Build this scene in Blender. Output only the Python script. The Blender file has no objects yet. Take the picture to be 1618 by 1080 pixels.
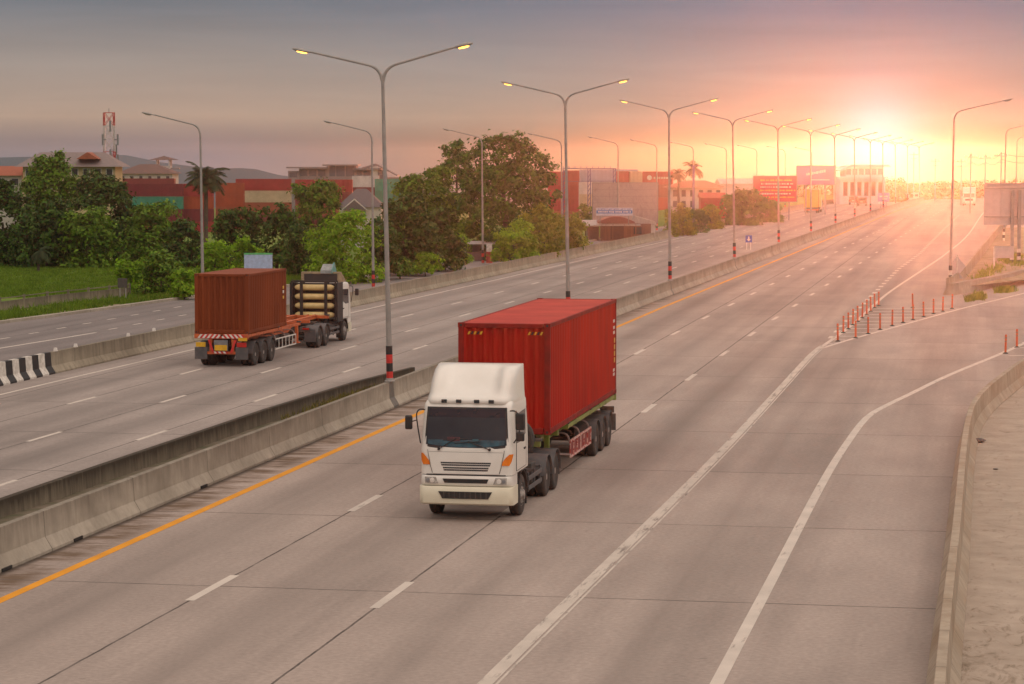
import bpy, math, random
import numpy as np
from math import radians as R, sin, cos, pi
from mathutils import Vector, Matrix

random.seed(7)
rng = np.random.default_rng(7)
sc = bpy.context.scene
col = sc.collection

# ------------------------------------------------------------------ camera
F, YH, H, XV = 4000.0, 255.0, 8.6, 1550.0        # focal length in photo pixels, eye-level row, camera height, road bearing
TH = math.atan((XV - 809) / F)
PH = math.atan((540 - YH) / F)
cam_d = bpy.data.cameras.new('camera')
cam_d.sensor_width = 36
cam_d.lens = 36 * F / 1618
cam_d.clip_start = 0.5
cam_d.clip_end = 6000
cam = bpy.data.objects.new('camera', cam_d)
cam.location = (0, 0, H)
cam.rotation_euler = (pi / 2 - PH, 0, TH)
col.objects.link(cam)
sc.camera = cam

# ------------------------------------------------------------------ light
sc.view_settings.view_transform = 'Standard'
sc.view_settings.look = 'None'
sc.view_settings.exposure = 0
sc.view_settings.gamma = 1
sc.cycles.use_denoising = True
SUN_AZ = TH - math.atan((1385 - 809) / F)        # angle left of the road direction
SUN_EL = R(0.5)
SUN_V = Vector((-sin(SUN_AZ) * cos(SUN_EL), cos(SUN_AZ) * cos(SUN_EL), sin(SUN_EL)))
GLOW_EL = R(0.5)
GLOW_V = Vector((-sin(SUN_AZ) * cos(GLOW_EL), cos(SUN_AZ) * cos(GLOW_EL), sin(GLOW_EL)))

sun_d = bpy.data.lights.new('sun', 'SUN')
sun_d.energy = 1.15
sun_d.angle = R(0.5)
sun_d.color = (1.0, 0.29, 0.13)
sun = bpy.data.objects.new('sun', sun_d)
sun.rotation_euler = SUN_V.to_track_quat('Z', 'Y').to_euler()
sun.location = (0, 0, 60)
col.objects.link(sun)


def lin(r, g, b):
    f = lambda c: ((c / 255 + 0.055) / 1.055) ** 2.4 if c > 10 else c / 255 / 12.92
    return (f(r), f(g), f(b), 1)


world = bpy.data.worlds.new('World')
sc.world = world
world.use_nodes = True
wt = world.node_tree
wt.nodes.clear()


def wn(t, **k):
    n = wt.nodes.new(t)
    for a, v in k.items():
        setattr(n, a, v)
    return n


def wmath(op, a, b=None, c=None, clamp=False):
    n = wn('ShaderNodeMath', operation=op, use_clamp=clamp)
    for i, v in enumerate((a, b, c)):
        if v is None:
            continue
        if isinstance(v, (int, float)):
            n.inputs[i].default_value = v
        else:
            wt.links.new(v, n.inputs[i])
    return n.outputs[0]


def wramp(fac, stops, interp='EASE'):
    n = wn('ShaderNodeValToRGB')
    n.color_ramp.interpolation = interp
    e = n.color_ramp.elements
    while len(e) < len(stops):
        e.new(0.5)
    for el, (p, c) in zip(e, stops):
        el.position = p
        el.color = c if len(c) == 4 else (*c, 1)
    wt.links.new(fac, n.inputs[0])
    return n.outputs[0]


def wmix(f, a, b, mode='MIX'):
    n = wn('ShaderNodeMix', data_type='RGBA', blend_type=mode)
    for i, v in ((0, f), (6, a), (7, b)):
        if isinstance(v, (int, float)):
            n.inputs[i].default_value = v
        elif isinstance(v, tuple):
            n.inputs[i].default_value = v
        else:
            wt.links.new(v, n.inputs[i])
    return n.outputs[2]


tc = wn('ShaderNodeTexCoord')
sep = wn('ShaderNodeSeparateXYZ')
wt.links.new(tc.outputs['Generated'], sep.inputs[0])
el = wmath('MULTIPLY', wmath('ARCSINE', sep.outputs[2]), 180 / pi)          # elevation, degrees
dotn = wn('ShaderNodeVectorMath', operation='DOT_PRODUCT')
wt.links.new(tc.outputs['Generated'], dotn.inputs[0])
dotn.inputs[1].default_value = GLOW_V
ang = wmath('MULTIPLY', wmath('ARCCOSINE', wmath('MINIMUM', dotn.outputs['Value'], 0.9999999)), 180 / pi)
# low sky: cool side and sunward side, by elevation -1 .. 5 degrees
e01 = wmath('DIVIDE', wmath('ADD', el, 1.0), 6.0, clamp=True)
st = lambda e: (e + 1) / 6
cool = wramp(e01, [(st(-0.5), lin(150, 138, 138)), (st(0.1), lin(134, 130, 134)), (st(0.5), lin(140, 126, 122)), (st(1.0), lin(172, 149, 132)),
                   (st(2.2), lin(156, 144, 136)), (st(3.5), lin(117, 119, 124)), (1.0, lin(110, 114, 122))], 'LINEAR')
warm = wramp(e01, [(st(-0.5), lin(112, 104, 72)), (st(0.1), lin(134, 124, 76)), (st(0.5), lin(134, 126, 96)), (st(1.0), lin(152, 144, 128)),
                   (st(2.2), lin(142, 140, 138)), (st(3.4), lin(114, 124, 138)), (1.0, lin(98, 116, 134))], 'LINEAR')
side = wmath('SUBTRACT', 1.0, wmath('DIVIDE', ang, 15.0), clamp=True)
side = wmath('SMOOTH_MIN', wmath('MULTIPLY', side, 1.25), 1.0, 0.2)
low = wmix(side, cool, warm)
# soft horizontal cloud streaks
mp = wn('ShaderNodeMapping')
mp.inputs['Scale'].default_value = (6, 6, 60)
wt.links.new(tc.outputs['Generated'], mp.inputs[0])
nz = wn('ShaderNodeTexNoise')
nz.inputs['Scale'].default_value = 1.6
nz.inputs['Detail'].default_value = 6
nz.inputs['Distortion'].default_value = 0.6
wt.links.new(mp.outputs[0], nz.inputs['Vector'])
streak = wmath('MULTIPLY_ADD', nz.outputs['Fac'], 0.30, 0.94)
low = wmix(1.0, low, streak, 'MULTIPLY')
# sun aureole behind the haze
g1 = wmath('POWER', 2.718, wmath('MULTIPLY', wmath('POWER', wmath('DIVIDE', ang, 1.0), 2.0), -1.0))
g2 = wmath('POWER', 2.718, wmath('MULTIPLY', wmath('DIVIDE', ang, 2.0), -1.0))
gl = wmix(1.0, wmix(g1, (0, 0, 0, 1), (0.05, 0.25, 0.42, 1)), wmix(g2, (0, 0, 0, 1), (0.0, 0.01, 0.02, 1)), 'ADD')
low = wmix(1.0, low, gl, 'ADD')
# upper dome: a bright even cloud cover that lights the place, with the Nishita sky added
nish = wn('ShaderNodeTexSky', sky_type='NISHITA')
nish.sun_disc = False
nish.sun_elevation = SUN_EL
nish.sun_rotation = -SUN_AZ
nsc = wn('ShaderNodeVectorMath', operation='SCALE')
wt.links.new(nish.outputs[0], nsc.inputs[0])
nsc.inputs['Scale'].default_value = 0.05
upf = wmath('SMOOTHSTEP', el, 5.0, 22.0) if False else None
mr = wn('ShaderNodeMapRange', interpolation_type='SMOOTHSTEP')
wt.links.new(el, mr.inputs[0])
mr.inputs[1].default_value = 4.0
mr.inputs[2].default_value = 26.0
dsd = wn('ShaderNodeVectorMath', operation='DOT_PRODUCT')          # dome brightened behind the camera's right shoulder, added for directional shading
wt.links.new(tc.outputs['Generated'], dsd.inputs[0])
dsd.inputs[1].default_value = Vector((0.62, -0.45, 0.64)).normalized()
dfac = wmath('MULTIPLY_ADD', wmath('MAXIMUM', dsd.outputs['Value'], -0.4), 0.75, 0.66)
dome = wmix(1.0, wmix(1.0, (1.06, 0.90, 0.785, 1), dfac, 'MULTIPLY'), nsc.outputs[0], 'ADD')
low2 = wmix(mr.outputs[0], low, dome)
bg = wn('ShaderNodeBackground')
wt.links.new(low2, bg.inputs[0])
bg.inputs[1].default_value = 1.0
wo = wn('ShaderNodeOutputWorld')
wt.links.new(bg.outputs[0], wo.inputs[0])
world.cycles.sampling_method = 'MANUAL'
world.cycles.sample_map_resolution = 2048


# ------------------------------------------------------------------ pixel <-> place (design helper)
def ray(px, py):
    a = (px - 809) / F
    b = (540 - py) / F
    yc = cos(PH) + b * sin(PH)
    z = -sin(PH) + b * cos(PH)
    return Vector((a * cos(TH) - yc * sin(TH), yc * cos(TH) + a * sin(TH), z))


def at(px, py, z=0.0):
    """the point at height z that the photograph shows at this pixel"""
    r = ray(px, py)
    t = (z - H) / r.z
    return Vector((r.x * t, r.y * t, z))


def far(px, py, d):
    """the point at depth d that the photograph shows at this pixel"""
    r = ray(px, py)
    return Vector((0, 0, H)) + r * d


# ------------------------------------------------------------------ mesh builder
class MB:
    def __init__(s):
        s.v, s.f, s.m = [], [], []

    def add(s, verts, faces, mi=0, M=None):
        o = len(s.v)
        s.v += [(M @ Vector(p))[:] for p in verts] if M else [tuple(p) for p in verts]
        s.f += [tuple(i + o for i in f) for f in faces]
        s.m += [mi] * len(faces)
        return s

    def box(s, c, d, rot=None, mi=0, taper=1.0):
        x, y, z = (k / 2 for k in d)
        t = taper
        P = [(-x, -y, -z), (x, -y, -z), (x, y, -z), (-x, y, -z), (-x * t, -y * t, z), (x * t, -y * t, z), (x * t, y * t, z), (-x * t, y * t, z)]
        M = Matrix.Translation(c) @ (rot if rot is not None else Matrix())
        return s.add(P, [(0, 3, 2, 1), (4, 5, 6, 7), (0, 1, 5, 4), (1, 2, 6, 5), (2, 3, 7, 6), (3, 0, 4, 7)], mi, M)

    def prism(s, prof, a, b, axis='x', mi=0):
        """prof: 2d polygon extruded from a to b along axis; (y,z) for x, (x,z) for y, (x,y) for z"""
        n = len(prof)
        mk = {'x': lambda p, t: (t, p[0], p[1]), 'y': lambda p, t: (p[0], t, p[1]), 'z': lambda p, t: (p[0], p[1], t)}[axis]
        P = [mk(p, a) for p in prof] + [mk(p, b) for p in prof]
        Fc = [tuple(range(n)), tuple(range(2 * n - 1, n - 1, -1))]
        Fc += [(i, i + n, (i + 1) % n + n, (i + 1) % n) for i in range(n)]
        return s.add(P, Fc, mi)

    def tube(s, path, r, n=8, r1=None, mi=0, cap=True):
        path = [Vector(p) for p in path]
        k = len(path)
        P = []
        up = Vector((0, 0, 1))
        prev = None
        for i, p in enumerate(path):
            t = (path[min(i + 1, k - 1)] - path[max(i - 1, 0)]).normalized()
            if prev is None:
                a = t.cross(up)
                if a.length < 1e-3:
                    a = t.cross(Vector((1, 0, 0)))
            else:
                a = prev - t * prev.dot(t)
            a.normalize()
            prev = a
            b = t.cross(a)
            rr = r if r1 is None else r + (r1 - r) * i / (k - 1)
            P += [(p + (a * cos(2 * pi * j / n) + b * sin(2 * pi * j / n)) * rr)[:] for j in range(n)]
        Fc = [(i * n + j, i * n + (j + 1) % n, (i + 1) * n + (j + 1) % n, (i + 1) * n + j) for i in range(k - 1) for j in range(n)]
        if cap:
            Fc += [tuple(range(n - 1, -1, -1)), tuple(range((k - 1) * n, k * n))]
        return s.add(P, Fc, mi)

    def lathe(s, prof, c, axis='x', n=28, mi=0, sx=(1, 1)):
        """prof: (radius, offset along axis)"""
        P = []
        for r, h in prof:
            for j in range(n):
                a, b = r * cos(2 * pi * j / n) * sx[0], r * sin(2 * pi * j / n) * sx[1]
                P.append({'x': (c[0] + h, c[1] + a, c[2] + b), 'y': (c[0] + a, c[1] + h, c[2] + b), 'z': (c[0] + a, c[1] + b, c[2] + h)}[axis])
        k = len(prof)
        Fc = [(i * n + j, i * n + (j + 1) % n, (i + 1) * n + (j + 1) % n, (i + 1) * n + j) for i in range(k - 1) for j in range(n)]
        if prof[0][0] > 1e-4:
            Fc.append(tuple(range(n - 1, -1, -1)))
        if prof[-1][0] > 1e-4:
            Fc.append(tuple(range((k - 1) * n, k * n)))
        return s.add(P, Fc, mi)

    def grid(s, rows, mi=0):
        n = len(rows[0])
        P = [p for r in rows for p in r]
        Fc = [(i * n + j, i * n + j + 1, (i + 1) * n + j + 1, (i + 1) * n + j) for i in range(len(rows) - 1) for j in range(n - 1)]
        return s.add(P, Fc, mi)

    def quad(s, a, b, c, d, mi=0):
        return s.add([a, b, c, d], [(0, 1, 2, 3)], mi)

    def build(s, name, mats, parent=None, bevel=0, smooth=35, loc=None, fix=True):
        me = bpy.data.meshes.new(name)
        me.from_pydata(s.v, [], s.f)
        mats = mats if isinstance(mats, (list, tuple)) else [mats]
        for m in mats:
            me.materials.append(m)
        if len(mats) > 1:
            me.polygons.foreach_set('material_index', s.m)
        if fix:
            import bmesh
            bm = bmesh.new()
            bm.from_mesh(me)
            bmesh.ops.recalc_face_normals(bm, faces=bm.faces)
            bm.to_mesh(me)
            bm.free()
        if smooth:
            me.polygons.foreach_set('use_smooth', [True] * len(me.polygons))
            me.set_sharp_from_angle(angle=R(smooth))
        me.update()
        o = bpy.data.objects.new(name, me)
        col.objects.link(o)
        if parent:
            o.parent = parent
        if loc is not None:
            o.location = loc
        if bevel:
            b = o.modifiers.new('bevel', 'BEVEL')
            b.width = bevel
            b.segments = 2
            b.limit_method = 'ANGLE'
            b.angle_limit = R(40)
        return o


def tag(o, label, cat, group=None, kind=None):
    o['label'] = label
    o['category'] = cat
    if group:
        o['group'] = group
    if kind:
        o['kind'] = kind
    return o


def structure(o, kind='structure'):
    o['kind'] = kind
    return o


def empty(name, loc, rz=0, rx=0, ry=0):
    o = bpy.data.objects.new(name, None)
    o.empty_display_size = 0.3
    o.location = loc
    o.rotation_euler = (rx, ry, rz)
    col.objects.link(o)
    return o


KIDS = {}


def copy_tree(o, parent=None):
    c = o.copy()
    col.objects.link(c)
    if parent:
        c.parent = parent
    for ch in list(o.children):
        copy_tree(ch, c)
    return c


# ------------------------------------------------------------------ materials
MATS = {}


def mat(name, c, rough=0.6, metal=0.0, var=0.12, scale=6.0, c2=None, bump=0.0, coat=0.0, emit=None, estr=0, stretch=(1, 1, 1), spec=0.5, thr=(0.35, 0.65)):
    if name in MATS:
        return MATS[name]
    m = bpy.data.materials.new(name)
    m.use_nodes = True
    nt = m.node_tree
    b = nt.nodes['Principled BSDF']
    b.inputs['Roughness'].default_value = rough
    b.inputs['Metallic'].default_value = metal
    b.inputs['Coat Weight'].default_value = coat
    b.inputs['Specular IOR Level'].default_value = spec
    t = nt.nodes.new('ShaderNodeTexCoord')
    mpn = nt.nodes.new('ShaderNodeMapping')
    mpn.inputs['Scale'].default_value = stretch
    nt.links.new(t.outputs['Object'], mpn.inputs[0])
    n = nt.nodes.new('ShaderNodeTexNoise')
    n.inputs['Scale'].default_value = scale
    n.inputs['Detail'].default_value = 8
    nt.links.new(mpn.outputs[0], n.inputs['Vector'])
    r = nt.nodes.new('ShaderNodeValToRGB')
    r.color_ramp.elements[0].position = thr[0]
    r.color_ramp.elements[1].position = thr[1]
    c2 = c2 or tuple(x * (1 - 2 * var) for x in c)
    r.color_ramp.elements[0].color = (*c2, 1)
    r.color_ramp.elements[1].color = (*c, 1)
    nt.links.new(n.outputs['Fac'], r.inputs[0])
    nt.links.new(r.outputs[0], b.inputs['Base Color'])
    if bump:
        bn = nt.nodes.new('ShaderNodeBump')
        bn.inputs['Strength'].default_value = bump
        bn.inputs['Distance'].default_value = 0.05
        nt.links.new(n.outputs['Fac'], bn.inputs['Height'])
        nt.links.new(bn.outputs[0], b.inputs['Normal'])
    if emit:
        b.inputs['Emission Color'].default_value = (*emit, 1)
        b.inputs['Emission Strength'].default_value = estr
    MATS[name] = m
    return m


class NT:
    """short-hand for building a node material"""

    def __init__(s, name, rough=0.85):
        s.m = bpy.data.materials.new(name)
        s.m.use_nodes = True
        s.t = s.m.node_tree
        s.b = s.t.nodes['Principled BSDF']
        s.b.inputs['Roughness'].default_value = rough
        s.b.inputs['Specular IOR Level'].default_value = 0.3
        s.co = s.t.nodes.new('ShaderNodeTexCoord').outputs['Object']
        sp = s.t.nodes.new('ShaderNodeSeparateXYZ')
        s.t.links.new(s.co, sp.inputs[0])
        s.x, s.y, s.z = sp.outputs

    def put(s, v, sock):
        if isinstance(v, (int, float, tuple)):
            sock.default_value = v
        else:
            s.t.links.new(v, sock)

    def math(s, op, a, b=None, c=None, clamp=False):
        n = s.t.nodes.new('ShaderNodeMath')
        n.operation = op
        n.use_clamp = clamp
        for i, v in enumerate((a, b, c)):
            if v is not None:
                s.put(v, n.inputs[i])
        return n.outputs[0]

    def noise(s, scale, stretch=(1, 1, 1), detail=6, rough=0.55, dist=0.0):
        mp_ = s.t.nodes.new('ShaderNodeMapping')
        mp_.inputs['Scale'].default_value = stretch
        s.t.links.new(s.co, mp_.inputs[0])
        n = s.t.nodes.new('ShaderNodeTexNoise')
        n.inputs['Scale'].default_value = scale
        n.inputs['Detail'].default_value = detail
        n.inputs['Roughness'].default_value = rough
        n.inputs['Distortion'].default_value = dist
        s.t.links.new(mp_.outputs[0], n.inputs['Vector'])
        return n.outputs['Fac']

    def ramp(s, f, *stops):
        n = s.t.nodes.new('ShaderNodeValToRGB')
        e = n.color_ramp.elements
        while len(e) < len(stops):
            e.new(0.5)
        for el_, (p, c) in zip(e, stops):
            el_.position = p
            el_.color = (c, c, c, 1) if isinstance(c, (int, float)) else (*c, 1)
        s.put(f, n.inputs[0])
        return n.outputs[0]

    def mix(s, f, a, b, mode='MIX'):
        n = s.t.nodes.new('ShaderNodeMix')
        n.data_type = 'RGBA'
        n.blend_type = mode
        for i, v in ((0, f), (6, a), (7, b)):
            if isinstance(v, tuple) and len(v) == 3:
                v = (*v, 1)
            if i and isinstance(v, (int, float)):
                v = (v, v, v, 1)
            s.put(v, n.inputs[i])
        return n.outputs[2]

    def line(s, coord, pos, w):
        """1 on a line of half-width w where coord == pos"""
        d = s.math('ABSOLUTE', s.math('SUBTRACT', coord, pos))
        return s.math('LESS_THAN', d, w)

    def bump(s, h, strength=0.3, dist=0.02):
        n = s.t.nodes.new('ShaderNodeBump')
        n.inputs['Strength'].default_value = strength
        n.inputs['Distance'].default_value = dist
        s.put(h, n.inputs['Height'])
        s.t.links.new(n.outputs[0], s.b.inputs['Normal'])

    def out(s, c):
        s.put(c, s.b.inputs['Base Color'])
        return s.m


def road_mat(name, base, joints, period, phase, tracks, jw=0.03, dirt=None):
    n = NT(name, 0.88)
    big = n.noise(0.06, (1, 0.5, 1), 5)
    mid = n.noise(0.5, (1, 0.35, 1), 8, 0.6)
    fine = n.noise(9, (1, 1, 1), 5)
    wear = n.noise(0.55, (1, 0.025, 1), 4)
    c = n.ramp(big, (0.3, tuple(k * 0.86 for k in base)), (0.7, tuple(k * 1.08 for k in base)))
    c = n.mix(1, c, n.ramp(mid, (0.3, 0.86), (0.7, 1.06)), 'MULTIPLY')
    c = n.mix(1, c, n.ramp(fine, (0.3, 0.84), (0.7, 1.08)), 'MULTIPLY')
    c = n.mix(1, c, n.ramp(wear, (0.34, 0.80), (0.56, 1.03)), 'MULTIPLY')
    # oil and rubber bands in the middle of each lane
    for x, w in tracks:
        d = n.math('DIVIDE', n.math('ABSOLUTE', n.math('SUBTRACT', n.x, x)), w)
        k = n.math('MULTIPLY', n.math('SUBTRACT', 1.0, d, clamp=True), n.ramp(n.noise(0.25, (1, 0.08, 1), 4), (0.3, 0.0), (0.65, 0.75)))
        c = n.mix(k, c, tuple(q * 0.5 for q in base))
    # slab by slab tone
    cell = n.math('FLOOR', n.math('DIVIDE', n.math('ADD', n.y, phase), period))
    wn_ = n.t.nodes.new('ShaderNodeTexWhiteNoise')
    wn_.noise_dimensions = '1D'
    n.put(n.math('ADD', cell, n.math('MULTIPLY', n.math('FLOOR', n.math('DIVIDE', n.math('ADD', n.x, 60.1), 3.75)), 17.3)), wn_.inputs['W'])
    c = n.mix(1, c, n.ramp(wn_.outputs['Value'], (0, 0.93), (1, 1.05)), 'MULTIPLY')
    if dirt is not None:                          # washed-down dirt on the shoulder beside the wall
        k = n.math('SUBTRACT', 1.0, n.math('DIVIDE', n.math('ABSOLUTE', n.math('SUBTRACT', n.x, dirt)), 1.15), clamp=True)
        k = n.math('MULTIPLY', n.math('MULTIPLY', k, 1.8, clamp=True), n.ramp(n.noise(1.1, (0.5, 1.5, 1), 7, 0.68), (0.40, 0.0), (0.58, 0.9)))
        c = n.mix(k, c, (0.135, 0.085, 0.05))
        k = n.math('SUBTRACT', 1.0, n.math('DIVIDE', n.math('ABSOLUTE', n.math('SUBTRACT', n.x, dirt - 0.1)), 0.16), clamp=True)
        c = n.mix(n.math('MULTIPLY', k, 0.9), c, (0.06, 0.045, 0.035))  # narrow darker line along the foot of the wall
    # sealed joints
    wob = n.math('MULTIPLY', n.math('SUBTRACT', n.noise(1.3), 0.5), 0.05)
    fr = n.math('MULTIPLY', n.math('FRACT', n.math('DIVIDE', n.math('ADD', n.math('ADD', n.y, phase), wob), period)), period)
    j = n.math('LESS_THAN', n.math('MINIMUM', fr, n.math('SUBTRACT', period, fr)), jw)
    for x in joints:
        j = n.math('MAXIMUM', j, n.line(n.math('ADD', n.x, wob), x, jw * 0.85))
    j = n.math('MULTIPLY', j, n.ramp(n.noise(0.8), (0.3, 0.5), (0.55, 1.0)))
    c = n.mix(j, c, tuple(q * 0.22 for q in base))
    # small dark spots
    c = n.mix(n.ramp(n.noise(2.3, detail=2), (0.72, 0.0), (0.78, 0.5)), c, tuple(q * 0.45 for q in base))
    n.bump(fine, 0.15, 0.01)
    return n.out(c)


def concrete_mat(name, base, streak=0.7, dark=(0.09, 0.075, 0.055), top=0.0, pale=0.0, seam=6.0):
    n = NT(name, 0.9)
    a = n.noise(1.4, (1, 1, 1), 8, 0.65)
    v = n.noise(3.5, (1, 1, 0.10), 7, 0.65)
    blot = n.noise(0.35, (1, 1, 1.5), 6)
    c = n.ramp(a, (0.25, tuple(k * 0.72 for k in base)), (0.7, tuple(k * 1.1 for k in base)))
    k = n.math('MULTIPLY', n.ramp(v, (0.44, 0.0), (0.7, 1.0)), streak)
    c = n.mix(k, c, dark)
    c = n.mix(n.math('MULTIPLY', n.ramp(blot, (0.45, 0.0), (0.7, 1.0)), 0.5), c, tuple(q * 1.7 for q in dark))
    if top:                                      # black run-off stains hanging from the coping
        h = n.math('DIVIDE', n.math('SUBTRACT', n.z, pale), 0.75, clamp=True)
        k = n.math('MULTIPLY', n.math('MULTIPLY_ADD', n.ramp(n.noise(6, (1, 1, 0.06), 6, 0.65), (0.3, 0.0), (0.7, 1.0)), 0.7, n.math('MULTIPLY', h, 0.7)), h, clamp=True)
        c = n.mix(n.math('MULTIPLY', k, top), c, (0.05, 0.038, 0.026))
    fr = n.math('MULTIPLY', n.math('FRACT', n.math('DIVIDE', n.math('ADD', n.y, 1.3), seam)), seam)
    c = n.mix(n.math('MULTIPLY', n.math('LESS_THAN', fr, 0.03), 0.75), c, (0.05, 0.04, 0.032))
    n.bump(a, 0.3, 0.02)
    return n.out(c)


def paint_mat(name, c, worn=0.35, under=(0.2, 0.16, 0.14)):
    n = NT(name, 0.7)
    a = n.noise(3.0, (1.5, 0.22, 1), 8, 0.7)
    k = n.ramp(a, (worn, 1.0), (worn + 0.12, 0.0))
    col_ = n.ramp(n.noise(1.0), (0.3, tuple(q * 0.8 for q in c)), (0.7, c))
    return n.out(n.mix(k, col_, under))


def leaf_mat(name, c1, c2, trans=0.25):
    m = bpy.data.materials.new(name)
    m.use_nodes = True
    nt = m.node_tree
    b = nt.nodes['Principled BSDF']
    b.inputs['Roughness'].default_value = 0.6
    b.inputs['Specular IOR Level'].default_value = 0.25
    geo = nt.nodes.new('ShaderNodeNewGeometry')
    r = nt.nodes.new('ShaderNodeValToRGB')
    r.color_ramp.elements[0].color = (*c1, 1)
    r.color_ramp.elements[1].color = (*c2, 1)
    nt.links.new(geo.outputs['Random Per Island'], r.inputs[0])
    t = nt.nodes.new('ShaderNodeTexCoord')
    n = nt.nodes.new('ShaderNodeTexNoise')
    n.inputs['Scale'].default_value = 0.7
    nt.links.new(t.outputs['Object'], n.inputs['Vector'])
    rr = nt.nodes.new('ShaderNodeValToRGB')
    rr.color_ramp.elements[0].position = 0.35
    rr.color_ramp.elements[0].color = (0.72, 0.72, 0.72, 1)
    rr.color_ramp.elements[1].position = 0.65
    rr.color_ramp.elements[1].color = (1.15, 1.12, 1.0, 1)
    nt.links.new(n.outputs['Fac'], rr.inputs[0])
    mx = nt.nodes.new('ShaderNodeMix')
    mx.data_type = 'RGBA'
    mx.blend_type = 'MULTIPLY'
    mx.inputs[0].default_value = 1
    nt.links.new(r.outputs[0], mx.inputs[6])
    nt.links.new(rr.outputs[0], mx.inputs[7])
    nt.links.new(mx.outputs[2], b.inputs['Base Color'])
    tr = nt.nodes.new('ShaderNodeBsdfTranslucent')
    nt.links.new(mx.outputs[2], tr.inputs[0])
    ms = nt.nodes.new('ShaderNodeMixShader')
    ms.inputs[0].default_value = trans
    nt.links.new(b.outputs[0], ms.inputs[1])
    nt.links.new(tr.outputs[0], ms.inputs[2])
    nt.links.new(ms.outputs[0], nt.nodes['Material Output'].inputs[0])
    return m


M = {}
M['road'] = road_mat('road_concrete', (0.415, 0.338, 0.297), (-15.2, -11.42), 10.4, 3.0,
                     [(-17.0, 0.9), (-13.3, 0.9), (-9.6, 0.8), (-5.9, 0.7)], dirt=-19.95)
M['road2'] = road_mat('road_old_concrete', (0.36, 0.305, 0.277), (-26.5, -29.8, -33.0, -36.2), 10.0, 1.0,
                      [(-24.7, 1.0), (-28.1, 1.0), (-31.4, 1.0), (-34.8, 0.8)])
M['road3'] = road_mat('road_asphalt', (0.25, 0.215, 0.205), (-45.8, -48.6), 14.0, 1.0, [(-44.5, 0.8), (-47.3, 0.8), (-50, 0.8)], 0.02)
M['conc'] = concrete_mat('barrier_concrete', (0.44, 0.385, 0.315), 0.25, top=0.55, pale=0.3)
M['conc_old'] = concrete_mat('barrier_weathered', (0.40, 0.345, 0.26), 0.45, top=0.5, pale=0.0)
M['conc_dark'] = concrete_mat('barrier_dark_weathered', (0.30, 0.25, 0.18), 0.6, (0.05, 0.045, 0.035), top=1.0, pale=0.1)
M['conc_tan'] = concrete_mat('barrier_tan', (0.42, 0.345, 0.265), 0.28, (0.14, 0.09, 0.05), seam=3.1)
M['white_paint'] = paint_mat('white_road_paint', (0.66, 0.58, 0.51), 0.30)
M['worn_paint'] = paint_mat('worn_white_road_paint', (0.62, 0.54, 0.47), 0.345)
M['yellow_paint'] = paint_mat('yellow_road_paint', (0.80, 0.33, 0.012), 0.28)
M['black_paint'] = mat('black_paint', (0.02, 0.02, 0.022), 0.6)
M['white_wall_paint'] = mat('white_wall_paint', (0.72, 0.68, 0.62), 0.7, c2=(0.5, 0.46, 0.4))
M['red_paint'] = mat('red_band_paint', (0.62, 0.03, 0.025), 0.5)
M['galv'] = mat('galvanised_steel', (0.33, 0.31, 0.29), 0.55, 0.1, c2=(0.26, 0.245, 0.23), scale=3)
M['steel_grey'] = mat('grey_steel', (0.22, 0.22, 0.23), 0.5, 0.2)
M['lit_glass'] = mat('lit_lamp_glass', (0.9, 0.55, 0.2), 0.3, emit=(1.0, 0.44, 0.07), estr=4.5)
M['dull_glass'] = mat('unlit_lamp_glass', (0.42, 0.40, 0.36), 0.25)
M['cab'] = mat('cream_white_cab_paint', (0.80, 0.765, 0.71), 0.32, c2=(0.73, 0.69, 0.63), scale=1.2, coat=0.25)
M['bumper'] = mat('cream_bumper_paint', (0.76, 0.71, 0.56), 0.38, c2=(0.70, 0.65, 0.50), scale=1.4, coat=0.15)
M['rubber'] = mat('tyre_rubber', (0.028, 0.025, 0.024), 0.85, c2=(0.06, 0.05, 0.045), scale=9, bump=0.2)
M['black'] = mat('black_plastic', (0.018, 0.017, 0.018), 0.5)
M['chassis'] = mat('dark_chassis_metal', (0.045, 0.04, 0.04), 0.65, c2=(0.09, 0.075, 0.065), scale=5)
M['mudguard'] = mat('dark_grey_mudguard', (0.07, 0.068, 0.072), 0.55, c2=(0.11, 0.10, 0.10), scale=4)
M['rim'] = mat('dusty_steel_rim', (0.42, 0.38, 0.35), 0.5, 0.3, c2=(0.16, 0.14, 0.13), scale=8)
M['amber'] = mat('amber_lens', (0.85, 0.22, 0.01), 0.2, c2=(0.7, 0.16, 0.01), coat=0.5)
M['lens'] = mat('headlamp_glass', (0.62, 0.60, 0.56), 0.12, 0.4, c2=(0.35, 0.33, 0.31), scale=14)
M['red_lens'] = mat('red_lens', (0.5, 0.02, 0.015), 0.25)
M['box_red'] = mat('red_container_paint', (0.455, 0.015, 0.007), 0.6, spec=0.15, c2=(0.33, 0.012, 0.006), scale=1.3, stretch=(1, 1, 0.35))
M['box_red_roof'] = mat('paler_red_roof_paint', (0.50, 0.06, 0.042), 0.65, spec=0.25, c2=(0.38, 0.04, 0.03), scale=0.8)  # roof a paler red than the container walls
M['box_red_frame'] = mat('dark_red_frame_paint', (0.27, 0.014, 0.01), 0.65, spec=0.15, c2=(0.17, 0.012, 0.01), scale=3)
M['box_brown'] = mat('rust_brown_container_paint', (0.22, 0.046, 0.013), 0.65, spec=0.15, c2=(0.165, 0.034, 0.011), scale=0.9, stretch=(1, 1, 0.35))
M['box_brown_roof'] = mat('dusty_brown_roof_paint', (0.26, 0.075, 0.038), 0.65, spec=0.2, c2=(0.2, 0.055, 0.03), scale=0.8)
M['green_frame'] = mat('lime_green_trailer_paint', (0.26, 0.32, 0.05), 0.5, c2=(0.15, 0.16, 0.04), scale=4)
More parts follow.
